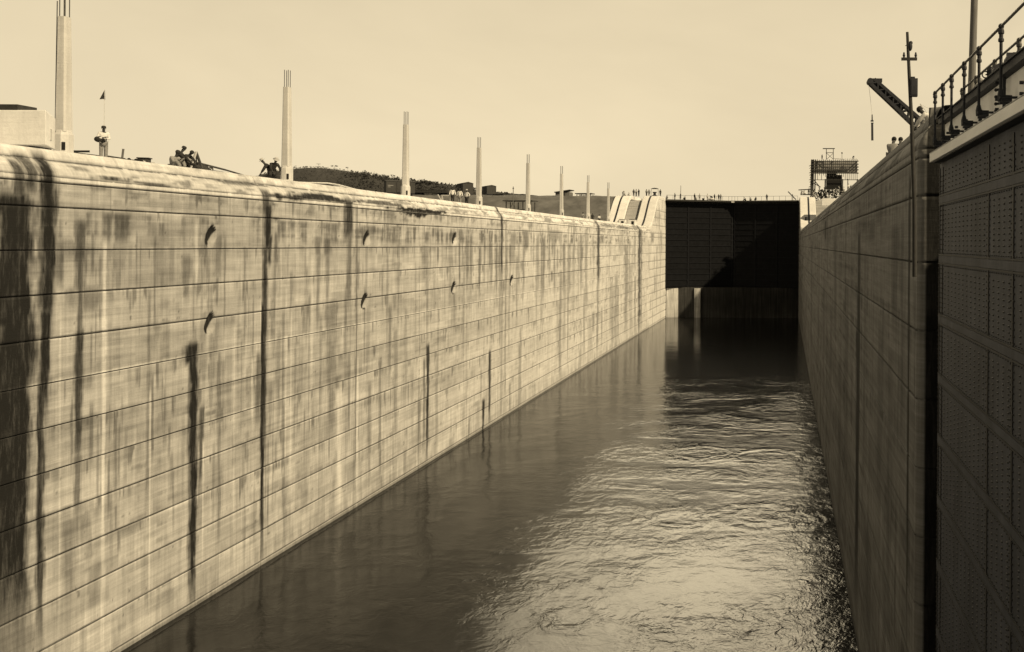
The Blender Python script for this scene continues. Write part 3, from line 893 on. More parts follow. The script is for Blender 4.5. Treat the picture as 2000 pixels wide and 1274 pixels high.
bt = MB(); bt.bar((-.0, 14.45 - YE, E + 2.2), (-.0, 14.45 - YE, E + 2.75), .05, .03); bt.build('strap_bar', M['iron'], ng)

# ------------------------------------------------------------------ lamp columns on the left wall
cx_px = [123, 559, 791.5, 934.5, 1030.5, 1096, 1148, 1187.5]
col_y = [33.35 * FPX / (VX - p) for p in cx_px]
c0 = None
clabels = ['tallest-looking bare concrete lamp column at far left beside the white concrete housing',
           'second concrete lamp column from the left, standing in front of the hill by two leaning men',
           'third concrete lamp column, in front of the box wagon at the foot of the hill',
           'fourth concrete lamp column, just right of the three standing workmen',
           'fifth concrete lamp column, in front of the dark timber trestle shed',
           'sixth concrete lamp column, in front of the hut with a sloping roof',
           'seventh concrete lamp column, in front of the low open shelter with workmen around its base',
           'farthest and smallest concrete lamp column, at the foot of the white track ramp']
for i, y in enumerate(col_y):
    p = (-33.35, y, ZD)
    if c0 is None:
        c0 = empty('lamp_column', p, clabels[0], 'lamp column', 'concrete lamp columns along the left wall')
        b = MB(); b.lathe((0, 0, 0), [(.38, 0), (.38, 1.05), (.27, 1.28)], 8, rot0=math.pi / 8)
        bo = b.build('base', M['column'], c0)
        wn = MB(); wn.box((.225, -.29, .52), (.13, .06, .36), Matrix.Rotation(math.pi / 4, 3, 'Z')); wn.build('opening', M['glass'], bo)
        b = MB()
        hw, cw = .34, .10
        def octo(h_, c_): return [(h_ - c_, -h_), (h_, -h_ + c_), (h_, h_ - c_), (h_ - c_, h_), (-h_ + c_, h_), (-h_, h_ - c_), (-h_, -h_ + c_), (-h_ + c_, -h_)]
        lv = [(0, .255), (5.3, .20)]
        vs = []
        for z, h_ in lv: vs += [(x, y_, z + 1.2) for x, y_ in octo(h_, .065)]
        b.add(vs, [(k, (k + 1) % 8, 8 + (k + 1) % 8, 8 + k) for k in range(8)] + [tuple(range(7, -1, -1)), tuple(range(8, 16))])
        b.build('shaft', M['column'], c0)
        for (x, y_) in ((-.125, -.125), (.125, -.125), (.125, .125), (-.125, .125)):
            b = MB()
            b.tube((x, y_, 6.45), (x, y_, 7.65), .022, n=5)
            b.build('reinforcing_rod', M['iron2'], c0)
    else:
        copy_thing(c0, p, .012 * (i % 3 - 1), clabels[i], scale=(1, 1, 1.0 if i > 1 else 1.0))
cn_ = MB(); cn_.tube((-33.62, 40.75, ZD), (-33.55, 40.75, ZD + 7.2), .022, n=6)
cn_.build('conduit_pipe', M['iron2'], label='thin upright conduit pipe just left of the nearest lamp column', cat='pipe')

# ------------------------------------------------------------------ white housing at far left
hs = empty('concrete_housing', (-33.9, 39.1, ZD), 'white box-shaped concrete housing at the far left edge of the wall top', 'housing')
b = MB(); b.add([(-2.4, -.9, .30), (2.0, -.9, .30), (.86, .95, .30), (-2.4, .95, .30), (-2.4, -.95, 1.80), (2.02, -.95, 1.80), (.88, .95, 1.70), (-2.4, .95, 1.70)],
                [(3, 2, 1, 0), (4, 5, 6, 7), (0, 1, 5, 4), (1, 2, 6, 5), (2, 3, 7, 6), (3, 0, 4, 7)]); b.build('housing_body', M['white_conc'], hs, bevel=.03)
b = MB(); b.box((-.95, -.45, 1.93), (3.5, 1.0, .22)); b.build('roof_slab', M['tarp'], hs)
b = MB(); b.box((-.7, .0, .13), (3.4, 1.2, .30)); b.build('shadow_plinth', M['black'], hs)  # black block painting in the shadow under the raised housing
b = MB(); b.box((1.45, .0, .85), (.05, .30, .5), Matrix.Rotation(.55, 3, 'Z')); b.build('hatch', M['mid_conc'], hs)

# ------------------------------------------------------------------ people


def skin_mesh(name, verts, edges, radii, root=0, sub=1):
    bm = bmesh.new(); lay = bm.verts.layers.skin.verify()
    vs = [bm.verts.new(v) for v in verts]
    for i, (v, r) in enumerate(zip(vs, radii)):
        v[lay].radius = (r, r) if not isinstance(r, tuple) else r
        v[lay].use_root = (i == root)
    for a, b in edges: bm.edges.new((vs[a], vs[b]))
    me = bpy.data.meshes.new(name + '_cage'); bm.to_mesh(me); bm.free()
    o = bpy.data.objects.new(name + '_cage', me); COL.objects.link(o)
    s = o.modifiers.new('s', 'SKIN'); s.use_smooth_shade = True
    if sub:
        d = o.modifiers.new('d', 'SUBSURF'); d.levels = sub; d.render_levels = sub
    bpy.context.view_layer.update()
    dg = bpy.context.evaluated_depsgraph_get()
    res = bpy.data.meshes.new_from_object(o.evaluated_get(dg))
    bpy.data.objects.remove(o); bpy.data.meshes.remove(me)
    vv = [tuple(v.co) for v in res.vertices]; ff = [tuple(p.vertices) for p in res.polygons]
    bpy.data.meshes.remove(res)
    return vv, ff


# poses: joint positions in metres, figure faces +x. L = +y
POSES = {
    'stand': dict(pel=(0, 0, .92), bel=(0, 0, 1.08), che=(0, 0, 1.28), nec=(0, 0, 1.46), hed=(.01, 0, 1.60),
                  shL=(0, .18, 1.40), elL=(-.05, .27, 1.14), haL=(.04, .25, .90), shR=(0, -.18, 1.40), elR=(-.05, -.27, 1.14), haR=(.06, -.24, .90),
                  hiL=(0, .09, .88), knL=(.02, .10, .48), anL=(-.01, .11, .08), hiR=(0, -.09, .88), knR=(.02, -.10, .48), anR=(0, -.12, .08)),
    'hips': dict(pel=(0, 0, .92), bel=(0, 0, 1.08), che=(0, 0, 1.28), nec=(0, 0, 1.46), hed=(.01, 0, 1.60),
                 shL=(0, .18, 1.40), elL=(-.06, .38, 1.18), haL=(.06, .20, 1.0), shR=(0, -.18, 1.40), elR=(-.06, -.38, 1.18), haR=(.06, -.20, 1.0),
                 hiL=(0, .09, .88), knL=(.02, .13, .48), anL=(-.01, .17, .08), hiR=(0, -.09, .88), knR=(.04, -.11, .48), anR=(0, -.14, .08)),
    'hold': dict(pel=(0, 0, .92), bel=(0, 0, 1.08), che=(.01, 0, 1.28), nec=(.03, 0, 1.46), hed=(.06, 0, 1.60),
                 shL=(0, .18, 1.40), elL=(.08, .24, 1.12), haL=(.30, .06, 1.08), shR=(0, -.18, 1.40), elR=(.08, -.24, 1.12), haR=(.30, .02, 1.16),
                 hiL=(0, .09, .88), knL=(.03, .10, .48), anL=(-.01, .09, .08), hiR=(0, -.09, .88), knR=(.03, -.10, .48), anR=(0, -.10, .08)),
    'walk': dict(pel=(0, 0, .90), bel=(.01, 0, 1.06), che=(.03, 0, 1.26), nec=(.05, 0, 1.44), hed=(.07, 0, 1.58),
                 shL=(.03, .18, 1.38), elL=(-.10, .24, 1.14), haL=(-.06, .24, .90), shR=(.03, -.18, 1.38), elR=(.12, -.24, 1.14), haR=(.28, -.22, .98),
                 hiL=(0, .09, .86), knL=(.16, .10, .50), anL=(.22, .10, .09), hiR=(0, -.09, .86), knR=(-.02, -.10, .47), anR=(-.26, -.10, .12)),
    'sit': dict(pel=(0, 0, .12), bel=(.02, 0, .28), che=(.10, 0, .47), nec=(.18, 0, .62), hed=(.24, 0, .75),
                shL=(.12, .18, .56), elL=(.30, .24, .36), haL=(.46, .12, .42), shR=(.12, -.18, .56), elR=(.30, -.24, .36), haR=(.46, -.08, .46),
                hiL=(.02, .10, .12), knL=(.40, .16, .44), anL=(.56, .14, .08), hiR=(.02, -.10, .12), knR=(.40, -.16, .40), anR=(.62, -.14, .08)),
    'crouch': dict(pel=(0, 0, .34), bel=(.06, 0, .48), che=(.20, 0, .64), nec=(.34, 0, .76), hed=(.43, 0, .85),
                   shL=(.26, .18, .72), elL=(.44, .24, .50), haL=(.60, .12, .32), shR=(.26, -.18, .72), elR=(.44, -.24, .50), haR=(.60, -.10, .34),
                   hiL=(.0, .10, .32), knL=(.36, .16, .48), anL=(.12, .14, .08), hiR=(.0, -.10, .32), knR=(.34, -.16, .30), anR=(.0, -.14, .08)),
    'bend': dict(pel=(0, 0, .90), bel=(.12, 0, 1.02), che=(.30, 0, 1.12), nec=(.47, 0, 1.17), hed=(.60, 0, 1.18),
                 shL=(.40, .18, 1.14), elL=(.46, .22, .88), haL=(.58, .14, .66), shR=(.40, -.18, 1.14), elR=(.48, -.22, .88), haR=(.60, -.12, .68),
                 hiL=(0, .09, .87), knL=(.06, .12, .48), anL=(-.02, .14, .08), hiR=(0, -.09, .87), knR=(.02, -.11, .48), anR=(-.1, -.13, .08)),
    'lean': dict(pel=(0, 0, .40), bel=(.14, 0, .50), che=(.30, 0, .66), nec=(.42, 0, .80), hed=(.50, 0, .92),
                 shL=(.34, .18, .74), elL=(.46, .26, .50), haL=(.58, .20, .26), shR=(.34, -.18, .74), elR=(.46, -.26, .50), haR=(.60, -.18, .26),
                 hiL=(0, .09, .38), knL=(.26, .12, .20), anL=(-.10, .14, .08), hiR=(0, -.09, .38), knR=(.20, -.12, .16), anR=(-.2, -.13, .08)),
}


def prot_person(pose, shirt, trou, skin, hat, apron=None, hatshape='brim'):
    """builds the part meshes of one figure; returns list of (name, mesh, material)"""
    J = {k: Vector(v) for k, v in POSES[pose].items()}
    names = ['pel', 'bel', 'che', 'nec', 'shL', 'elL', 'haL', 'shR', 'elR', 'haR', 'hiL', 'knL', 'anL', 'hiR', 'knR', 'anR']
    V_ = [J[n] for n in names]; ix = {n: i for i, n in enumerate(names)}
    rad_ = dict(pel=.115, bel=.11, che=.125, nec=.055, shL=.06, elL=.042, haL=.03, shR=.06, elR=.042, haR=.03, hiL=.08, knL=.055, anL=.04, hiR=.08, knR=.055, anR=.04)
    E_ = [('pel', 'bel'), ('bel', 'che'), ('che', 'nec'), ('che', 'shL'), ('shL', 'elL'), ('elL', 'haL'), ('che', 'shR'), ('shR', 'elR'), ('elR', 'haR'),
          ('pel', 'hiL'), ('hiL', 'knL'), ('knL', 'anL'), ('pel', 'hiR'), ('hiR', 'knR'), ('knR', 'anR')]
    # feet and head nodes grown from the same surface
    fd = Vector((1, 0, 0))
    V_ = list(V_); R_l = [rad_[n] for n in names]
    for s in ('L', 'R'):
        V_.append(J['an' + s] + Vector((.17, 0, -.045))); R_l.append(.035); names.append('to' + s); ix['to' + s] = len(V_) - 1; E_.append(('an' + s, 'to' + s))
    hd = (J['hed'] - J['nec']).normalized()
    V_.append(J['hed']); R_l.append(.078); ix['hed'] = len(V_) - 1; E_.append(('nec', 'hed'))
    V_.append(J['hed'] + hd * .11); R_l.append(.068); ix['top'] = len(V_) - 1; E_.append(('hed', 'top'))
    V_.append(J['hed'] + hd * .01 + Vector((.105, 0, -.01))); R_l.append(.014); ix['nose'] = len(V_) - 1; E_.append(('hed', 'nose'))
    vv, ff = skin_mesh('body', V_, [(ix[a], ix[b]) for a, b in E_], R_l, 0)
    b = MB(); b.add(vv, ff, 0, True)
    # ears, eyes, mouth
    c = J['hed'] + hd * .03
    for s in (-1, 1):
        b.ball(c + Vector((-.01, s * .082, 0)), .018, .012, .028, 0, 6, 4)
        b.ball(c + Vector((.078, s * .03, .02)), .010, .012, .008, 1, 6, 4)
    b.ball(c + Vector((.078, 0, -.06)), .01, .024, .007, 1, 6, 4)
    # palms, four fingers and a thumb
    for s in ('L', 'R'):
        h = J['ha' + s]; el = J['el' + s]; d = (h - el).normalized(); side = Vector((0, 1, 0)) if abs(d.y) < .8 else Vector((0, 0, 1))
        sd_ = d.cross(side).cross(d).normalized(); cu = d.cross(sd_).normalized()
        b.ball(h + d * .05, .03, .03, .04, 0, 8, 6)
        for fi, (o_, L_) in enumerate(((-.03, .065), (-.01, .078), (.01, .072), (.028, .056))):
            p0 = h + d * .075 + sd_ * o_; p1 = p0 + d * L_ * .55; p2 = p1 + (d * .6 + cu * .6).normalized() * L_ * .5
            b.tube(p0, p1, .0095, .009, 5); b.tube(p1, p2, .009, .007, 5)
        p0 = h + d * .03 + sd_ * -.03; p1 = p0 + (d * .5 - sd_ * .8).normalized() * .04; b.tube(p0, p1, .011, .010, 5); b.tube(p1, p1 + d * .03, .010, .008, 5)
    parts = [('body', b, [skin, M['black']])]
    # shirt
    sv = ['bel', 'che', 'shL', 'elL', 'shR', 'elR', 'pel']
    P_ = {n: J[n] for n in sv}
    for s in ('L', 'R'): P_['w' + s] = J['el' + s].lerp(J['ha' + s], .75)
    P_['col'] = J['che'].lerp(J['nec'], .8)
    order = list(P_); ii = {n: i for i, n in enumerate(order)}
    rr2 = dict(bel=.142, che=.158, shL=.092, shR=.092, elL=.066, elR=.066, wL=.052, wR=.052, pel=.145, col=.072)
    ee = [('pel', 'bel'), ('bel', 'che'), ('che', 'col'), ('che', 'shL'), ('shL', 'elL'), ('elL', 'wL'), ('che', 'shR'), ('shR', 'elR'), ('elR', 'wR')]
    vv, ff = skin_mesh('shirt', [P_[n] for n in order], [(ii[a], ii[c_]) for a, c_ in ee], [rr2[n] for n in order], ii['pel'])
    b = MB(); b.add(vv, ff, 0, True); parts.append(('shirt', b, [shirt]))
    # trousers
    P_ = {n: J[n] for n in ('pel', 'hiL', 'knL', 'hiR', 'knR')}
    for s in ('L', 'R'): P_['c' + s] = J['kn' + s].lerp(J['an' + s], .88)
    order = list(P_); ii = {n: i for i, n in enumerate(order)}
    rr2 = dict(pel=.15, hiL=.112, hiR=.112, knL=.084, knR=.084, cL=.078, cR=.078)
    ee = [('pel', 'hiL'), ('hiL', 'knL'), ('knL', 'cL'), ('pel', 'hiR'), ('hiR', 'knR'), ('knR', 'cR')]
    vv, ff = skin_mesh('trousers', [P_[n] for n in order], [(ii[a], ii[c_]) for a, c_ in ee], [rr2[n] for n in order], 0)
    b = MB(); b.add(vv, ff, 0, True); parts.append(('trousers', b, [trou]))
    # shoes
    for s in ('L', 'R'):
        b = MB(); b.ball(J['an' + s] + Vector((.06, 0, -.03)), .15, .052, .055, 0, 10, 6)
        parts.append(('shoe', b, [M['hat_dark']]))
    if hat is not None:
        b = MB(); zax = hd; R, _ = b.frame((0, 0, 0), zax)
        hc = J['hed'] + hd * .085
        prof_ = [(.165, -.005), (.17, .004), (.10, .012), (.098, .07), (.085, .105), (.04, .12)] if hatshape == 'brim' else [(.10, -.03), (.105, .0), (.10, .05), (.07, .09), (.02, .10)]
        b.lathe(hc, prof_, 14, 0, True, axis=R); parts.append(('hat', b, [hat]))
    return parts


PCACHE = {}
NP = [0]


def person(pose, outfit, loc, rz, label, group=None, s=1.0, tilt=(0, 0)):
    """outfit: (shirt, trousers, skin, hat) material keys"""
    key = (pose, outfit)
    root = empty('person', loc, label, 'person', group, rz)
    root.rotation_euler = (tilt[0], tilt[1], rz); root.scale = (s, s, s)
    if key not in PCACHE:
        sh, tr, sk, ha = outfit
        obs = []
        for nm, b, ms in prot_person(pose, M[sh], M[tr], M[sk], M[ha] if ha else None, hatshape='cap' if ha == 'hat_dark' else 'brim'):
            obs.append(b.build(nm, ms, root))
        PCACHE[key] = obs
    else:
        for ob in PCACHE[key]:
            c = ob.copy(); COL.objects.link(c); c.parent = root
    return root


FP = math.pi
W_ = ('white', 'khaki', 'skin', 'hat_dark'); WD = ('white', 'darkcloth', 'skin', 'hat_dark'); WP = ('white', 'grey', 'skin2', 'hat_pale')
DD = ('darkcloth', 'darkcloth', 'skin', 'hat_dark'); DP = ('darkcloth', 'darkcloth', 'skin', 'hat_pale'); GG = ('grey', 'khaki', 'skin', 'hat_dark'); GD = ('khaki', 'darkcloth', 'skin', 'hat_dark')


def ground_at(px, X, z=ZD):
    return Vector((X, yat(px, X), z))


# standing man left with folded jacket at his waist
p = ground_at(201, -32.6)
man = person('hold', ('white', 'khaki', 'skin', 'hat_dark'), p, -.9, 'man in a pale shirt and dark hat standing alone beneath the small dark flag', s=.94)
# flag on a thin cane
fy = 42.6; b = MB(); fx = at(203.5, 255, fy)
fl = empty('signal_flag', (fx.x, fy, ZD), 'small dark triangular flag on a thin pale cane above the lone man', 'flag')
tz = at(203.5, 176, fy).z - ZD; b.tube((0, 0, 0), (0.0, 0, tz), .014, .010, 6); b.build('cane', M['hose'], fl)
b = MB(); b.add([(0.0, 0, tz), (.0, .02, tz - .46), (-.10, .04, tz - .42), (-.22, -.02, tz - .45), (.0, .03, tz), (.0, .05, tz - .46), (-.10, .07, tz - .42), (-.22, .01, tz - .45)],
                [(0, 1, 2, 3), (7, 6, 5, 4), (0, 3, 7, 4), (3, 2, 6, 7), (2, 1, 5, 6)]); b.build('pennant', M['flag'], fl)
# jacket bundle held at the waist
b = MB(); b.ball((0, 0, 0), .20, .16, .15, nu=12, nv=8); b.ball((.14, .05, -.06), .10, .12, .13)
b.build('folded_jacket', M['darkcloth'], loc=p + Vector((-.12, -.14, 1.02)), label='dark bundled jacket held at the waist of the lone man', cat='jacket')

# planks and rubbish along the crest
def plank(name, px0, py0, px1, py1, Y0, Y1, w_, h_, mt, label, cat):
    a, c = at(px0, py0 - 3, Y0), at(px1, py1 - 3, Y1); b = MB(); mid = (a + c) / 2
    b.bar(a - mid, c - mid, w_, h_); return b.build(name, mt, loc=mid, label=label, cat=cat)


plank('plank', 138, 304, 196, 311, 41.5, 43.4, .14, .2, M['wood_dark'], 'long dark plank lying between the nearest column and the lone man', 'plank')
plank('board', 138, 299, 168, 299, 41.5, 42.3, .4, .10, M['black'], 'short black board resting askew on the plank by the nearest column', 'board')
plank('plank', 209, 311, 242, 316, 43.4, 44.5, .14, .2, M['wood_dark'], 'dark plank lying just right of the lone man', 'plank')
plank('stake', 238, 318, 241, 294, 44.6, 44.6, .07, .07, M['wood'], 'short leaning wooden stake right of the lone man', 'stake')
b = MB()
for i in range(14):
    b.ball((rng.uniform(-.5, .5), rng.uniform(-.2, .2), rng.uniform(0, .12)), rng.uniform(.08, .18), rng.uniform(.08, .16), rng.uniform(.05, .12), nu=7, nv=5)
b.build('rubble', M['black'], loc=at(256, 316, 45), label='low dark heap of rubble left of the small crate', cat='rubble', kind='stuff')
kg = empty('crate', at(282, 322.5, 46), 'small dark open box with a pale mark near the edge of the wall', 'crate', rz=.3)
b = MB(); b.box((0, 0, .17), (.46, .40, .34)); b.build('box_body', M['wood_dark'], kg)
b = MB(); b.box((0, 0, .35), (.56, .48, .045)); b.build('rim', M['black'], kg)
b = MB(); b.box((-.03, -.208, .17), (.15, .012, .10)); b.box((.085, -.208, .17), (.05, .014, .06)); b.build('label_patch', M['white'], kg)
plank('board', 290, 323, 300, 321, 46, 46.4, .12, .05, M['wood_pale'], 'short pale board beside the small dark crate', 'board')

# rig with its crew
Yr = 48.8
person('sit', ('grey', 'khaki', 'skin', 'hat_dark'), ground_at(337, -32.0) + Vector((.0, 0, -.10)), -.25, 'seated man in pale clothes at the left of the cable rig', s=1.12)
person('sit', ('darkcloth', 'grey', 'skin', 'hat_dark'), ground_at(345, -32.6) + Vector((0, 0, .26)), .35, 'man in a black coat leaning forward beside the seated man at the cable rig', s=1.12)
person('crouch', ('darkcloth', 'darkcloth', 'skin', 'hat_dark'), ground_at(357, -32.4) + Vector((0, 0, .05)), -.1, 'crouching man with rounded dark back under the A-frame of the cable rig', s=1.0)
rg = empty('cable_rig', at(380, 328, Yr), 'timber A-frame with a long sloping spar and small trestle', 'rig')
O = rg.location
def rl_(px, py, Y=Yr): return at(px, py, Y) - O
b = MB(); b.bar(rl_(383, 297), rl_(395, 330), .10, .10); b.build('leg', M['wood_dark'], rg)
b = MB(); b.bar(rl_(383, 297, Yr - .3), rl_(373, 326, Yr - .6), .09, .09); b.build('leg', M['wood_pale'], rg)
b = MB(); b.bar(rl_(383, 304, Yr + .3), rl_(384, 318, Yr + .4), .05, .05); b.build('leg', M['wood_dark'], rg)
b = MB(); b.tube(rl_(373, 315), rl_(440, 332, 52.0), .06, .055, 6); b.tube(rl_(440, 332, 52.0), rl_(484, 345, 54.5), .05, .045, 6); b.build('spar', M['wood_dark'], rg)
b = MB()
for (a0, a1, c0_, c1_) in ((396, 335, 406, 324), (405, 337, 416, 326), (396, 335, 405, 337), (400, 330, 411, 332), (406, 324, 416, 326)):
    b.bar(rl_(a0, a1, 50), rl_(c0_, c1_, 50.2), .07, .05)
b.path([rl_(412 + 4 * math.cos(t), 331 + 4 * math.sin(t), 50.4) for t in np.linspace(0, 6.28, 12)], .035, 5)
b.build('trestle', M['wood_dark'], rg)
b = MB()
for i in range(60):
    t = (i % 30) / 29; b.ball(rl_(356 + 44 * t, 327 - 13 * math.sin(min(1, t * 1.8) * math.pi * .5) * (1 - t) * 1.3 + t * 4, 49.3 + .5 * t) + Vector((0, rng.uniform(-.2, .2), 0)), rng.uniform(.12, .26), .2, rng.uniform(.10, .22), nu=8, nv=5)
b.build('tarpaulin', M['tarp'], loc=O, label='dark crumpled tarpaulin heap under the cable rig', cat='tarpaulin')
plank('cable', 395, 334, 490, 349, 49.5, 54.8, .06, .10, M['iron'], 'dark cable lying along the wall edge from the rig', 'cable')

# two leaning men with pale hats left of the second column
person('lean', DP, ground_at(531, -33.0) + Vector((0, .1, .25)), math.pi + .6, 'left one of the two men leaning apart beside the second lamp column', s=1.15)
person('lean', DP, ground_at(527, -33.0) + Vector((0, .1, .28)), -.6, 'right one of the two men leaning apart beside the second lamp column', s=1.15)
b = MB()
for i in range(9): b.ball((rng.uniform(-.35, .5), rng.uniform(-.2, .2), rng.uniform(0, .2)), .2, .2, .15, nu=7, nv=5)
b.build('rubble', M['tarp'], loc=at(530, 350, 58), label='dark heap at the feet of the two leaning men', cat='rubble', kind='stuff')

# long pale pipe lying bowed on the crest
hp = [(570, 356, 59), (600, 357, 61), (640, 358, 64), (660, 361, 66), (690, 369, 70), (715, 375, 73), (750, 383, 78)]
b = MB(); O = at(640, 362, 64); b.path([at(*t) - O for t in hp], .055, 6)
b.build('pipe', M['hose'], loc=O, label='long pale bowed pipe lying along the wall top between second and third columns', cat='pipe')
b = MB(); b.box((0, 0, .1), (.9, .5, .3)); b.box((.1, 0, .3), (.5, .4, .12)); b.build('concrete_block', M['mid_conc'], loc=at(658, 372, 68), label='low pale block on the wall top under the bowed pipe', cat='block')

# three men and a sawhorse left of the fourth column
for px, X, o_, rz, lb in ((883, -33.5, ('white', 'darkcloth', 'skin', 'hat_dark'), -1.2, 'left one of three workmen standing before the box wagon, pale shirt and dark trousers'),
                          (897, -33.5, ('white', 'khaki', 'skin', 'hat_dark'), -1.6, 'middle one of three workmen before the box wagon, pale shirt and pale trousers'),
                          (911, -33.5, ('white', 'darkcloth', 'skin', 'hat_pale'), -2.0, 'right one of three workmen before the box wagon, hands on hips')):
    person('hips' if px > 905 else 'stand', o_, ground_at(px, X, ZD), rz, lb, 'workmen on the left wall')
sh_ = empty('sawhorse', at(872, 396, 104), 'pale timber sawhorse left of the three workmen', 'sawhorse')
b = MB(); b.bar((-.6, 0, .85), (.6, 0, .85), .1, .12); b.build('beam', M['wood_pale'], sh_)
for x in (-.5, .5):
    for y in (-.3, .3): b = MB(); b.bar((x, 0, .85), (x + .05, y, -.1), .08, .08); b.build('leg', M['wood_pale'], sh_)
plank('board', 855, 383, 862, 396, 100, 100, .2, .08, M['wood_pale'], 'pale leaning board left of the sawhorse', 'board')

# workmen further along
for px, X, o_, pose, rz, lb in ((1138, -36.5, ('grey', 'grey', 'skin', 'hat_dark'), 'hold', -1.0, 'grey-clothed workman just left of the seventh lamp column'),
                                (1157, -36.3, ('darkcloth', 'darkcloth', 'skin', 'hat_dark'), 'stand', -1.4, 'dark-clothed workman just right of the seventh lamp column'),
                                (1170, -36.0, WD, 'walk', -1.2, 'workman in a bright white shirt between the last two lamp columns')):
    person(pose, o_, ground_at(px, X, ZD), rz, lb, 'workmen on the left wall')

# ------------------------------------------------------------------ embankment at the upper level, wagons and sheds on it
em = MB(); xs = np.linspace(-135, -40.45, 60); vs = []; fs = []
prof_e = [(188, ZD - .6), (194, ZD - .3)] + [(y, Hs(y) - .12) for y in np.linspace(196.5, 212, 12)] + [(216, ZU + .05), (230, ZU + .1), (300, ZU - .2), (330, ZD - .6)]
for i, x in enumerate(xs):
    f_ = bl(np.array([x]), -118, -88)[0]
    for j, (y, z) in enumerate(prof_e):
        base_ = ZD - .6
        vs.append((x, y + .35 * math.sin(x * .3 + j), base_ + (z - base_) * f_ + .12 * math.sin(x * .7 + j * 2.1)))
n = len(prof_e)
for i in range(len(xs) - 1):
    for j in range(n - 1): fs.append((i * n + j, (i + 1) * n + j, (i + 1) * n + j + 1, i * n + j + 1))
em.add(vs, fs, 0, True); em.build('embankment', M['earth'], kind='structure')


def boxcar_parts(root, L=9.5, W=2.7, H=2.6):
    b = MB(); b.box((0, 0, 1.05 + H / 2), (L, W, H)); b.build('body', M['boxcar'], root)
    b = MB(); b.add([(-L / 2 - .1, -W / 2 - .1, 1.05 + H), (L / 2 + .1, -W / 2 - .1, 1.05 + H), (L / 2 + .1, 0, 1.4 + H), (-L / 2 - .1, 0, 1.4 + H), (-L / 2 - .1, W / 2 + .1, 1.05 + H), (L / 2 + .1, W / 2 + .1, 1.05 + H)],
                    [(0, 1, 2, 3), (3, 2, 5, 4), (0, 3, 4), (1, 5, 2), (0, 4, 5, 1)]); b.build('roof', M['wood_dark'], root)
    b = MB(); b.box((0, -W / 2 - .05, 1.05 + H / 2), (1.7, .08, H - .3)); b.build('door', M['wood_dark'], root)
    b = MB(); b.box((-2.2, -W / 2 - .02, 1.05 + H * .62), (1.2, .03, .16)); b.box((-2.5, -W / 2 - .02, 1.05 + H * .48), (.6, .03, .12)); b.build('side_marking', M['grey'], root)
    b = MB(); b.box((0, 0, .95), (L, W * .9, .2)); b.build('underframe', M['iron'], root)
    for x in (-L * .36, -L * .24, L * .24, L * .36):
        b = MB()
        for y in (-.72, .72): b.tube((x, y - .06, .45), (x, y + .06, .45), .44, n=14)
        b.tube((x, -.8, .45), (x, .8, .45), .06, n=6); b.build('wheelset', M['iron'], root)


bcg = 'railway wagons on the left embankment'
def place(px, py, Y): p = at(px, py, Y); return p


g0 = place(780, 385, 206); g0.z = ZU + .1 - 1.2
bc = empty('boxcar', g0, 'dark box wagon standing behind the third lamp column', 'wagon', bcg, rz=.62); boxcar_parts(bc, 6.2)
copy_thing(bc, at(908, 387, 238), -.95, 'dark box wagon high on the bank above the three workmen', group=bcg, scale=(.95, 1, 1.05))
copy_thing(bc, at(955, 386, 262), -.95, 'dark box wagon directly behind the fourth lamp column', group=bcg, scale=(.8, 1, .9))
# flat wagons with loads between them
fw = empty('flat_wagon', at(842, 384, 212), 'low dark flat wagon between the box wagons', 'wagon', bcg, rz=.05)
b = MB(); b.box((0, 0, 1.0), (9.0, 2.4, .3)); b.build('bed', M['wood_dark'], fw)
b = MB()
for i in range(7): b.box((-3.8 + i * 1.2, rng.uniform(-.3, .3), 1.3), (1.1, 1.8, rng.uniform(.2, .7)))
b.build('load', M['tarp'], fw)
for x in (-3.2, -2.2, 2.2, 3.2):
    b = MB()
    for y in (-.72, .72): b.tube((x, y - .06, .45), (x, y + .06, .45), .42, n=12)
    b.build('wheelset', M['iron'], fw)
copy_thing(fw, at(872, 386, 225), -.1, 'second low dark flat wagon left of the three workmen', group=bcg, scale=(.7, 1, 1))
copy_thing(fw, at(978, 388, 250), -.4, 'small loaded flat wagon right of the fourth lamp column', group=bcg, scale=(.45, 1, .8))


def shed(px0, px1, pyt, pyb, Y, label, open_=False, cat='shed', slant=.6):
    a, c = at(px0, pyb, Y), at(px1, pyb, Y); w2 = (c.x - a.x); h2 = at(px0, pyt, Y).z - a.z
    r = empty('shed', ((a.x + c.x) / 2, Y, a.z), label, cat)
    if not open_:
        b = MB(); b.prism([(-2, 0), (2, 0), (2, h2 - .2), (-2, h2 - .2)], -w2 / 2 * .88, w2 / 2 * .88); b.build('walls', M['shed'], r)
        b = MB(); b.box((w2 * .1, -2.03, h2 * .4), (w2 * .16, .05, h2 * .7)); b.build('door', M['wood_dark'], r)
    else:
        for x in (-w2 * .42, -w2 * .15, w2 * .15, w2 * .42):
            for y in (-1.5, 1.5): b = MB(); b.box((x, y, (h2 - .2) / 2), (.16, .16, h2 - .2)); b.build('post', M['wood_dark'], r)
        b = MB(); b.box((0, 0, h2 * .35), (w2 * .5, 2.0, h2 * .5)); b.build('stacked_goods', M['tarp'], r)
    b = MB(); b.add([(-w2 / 2, -2.4, h2 - .35 * slant - .1), (w2 / 2, -2.4, h2 + .25 * slant - .1), (w2 / 2, 2.4, h2 + .25 * slant), (-w2 / 2, 2.4, h2 - .35 * slant),
                    (-w2 / 2, -2.4, h2 - .35 * slant + .1), (w2 / 2, -2.4, h2 + .25 * slant + .1), (w2 / 2, 2.4, h2 + .25 * slant + .2), (-w2 / 2, 2.4, h2 - .35 * slant + .2)],
                    [(3, 2, 1, 0), (4, 5, 6, 7), (0, 1, 5, 4), (1, 2, 6, 5), (2, 3, 7, 6), (3, 0, 4, 7)]); b.build('roof', M['wood_dark'], r)
    return r


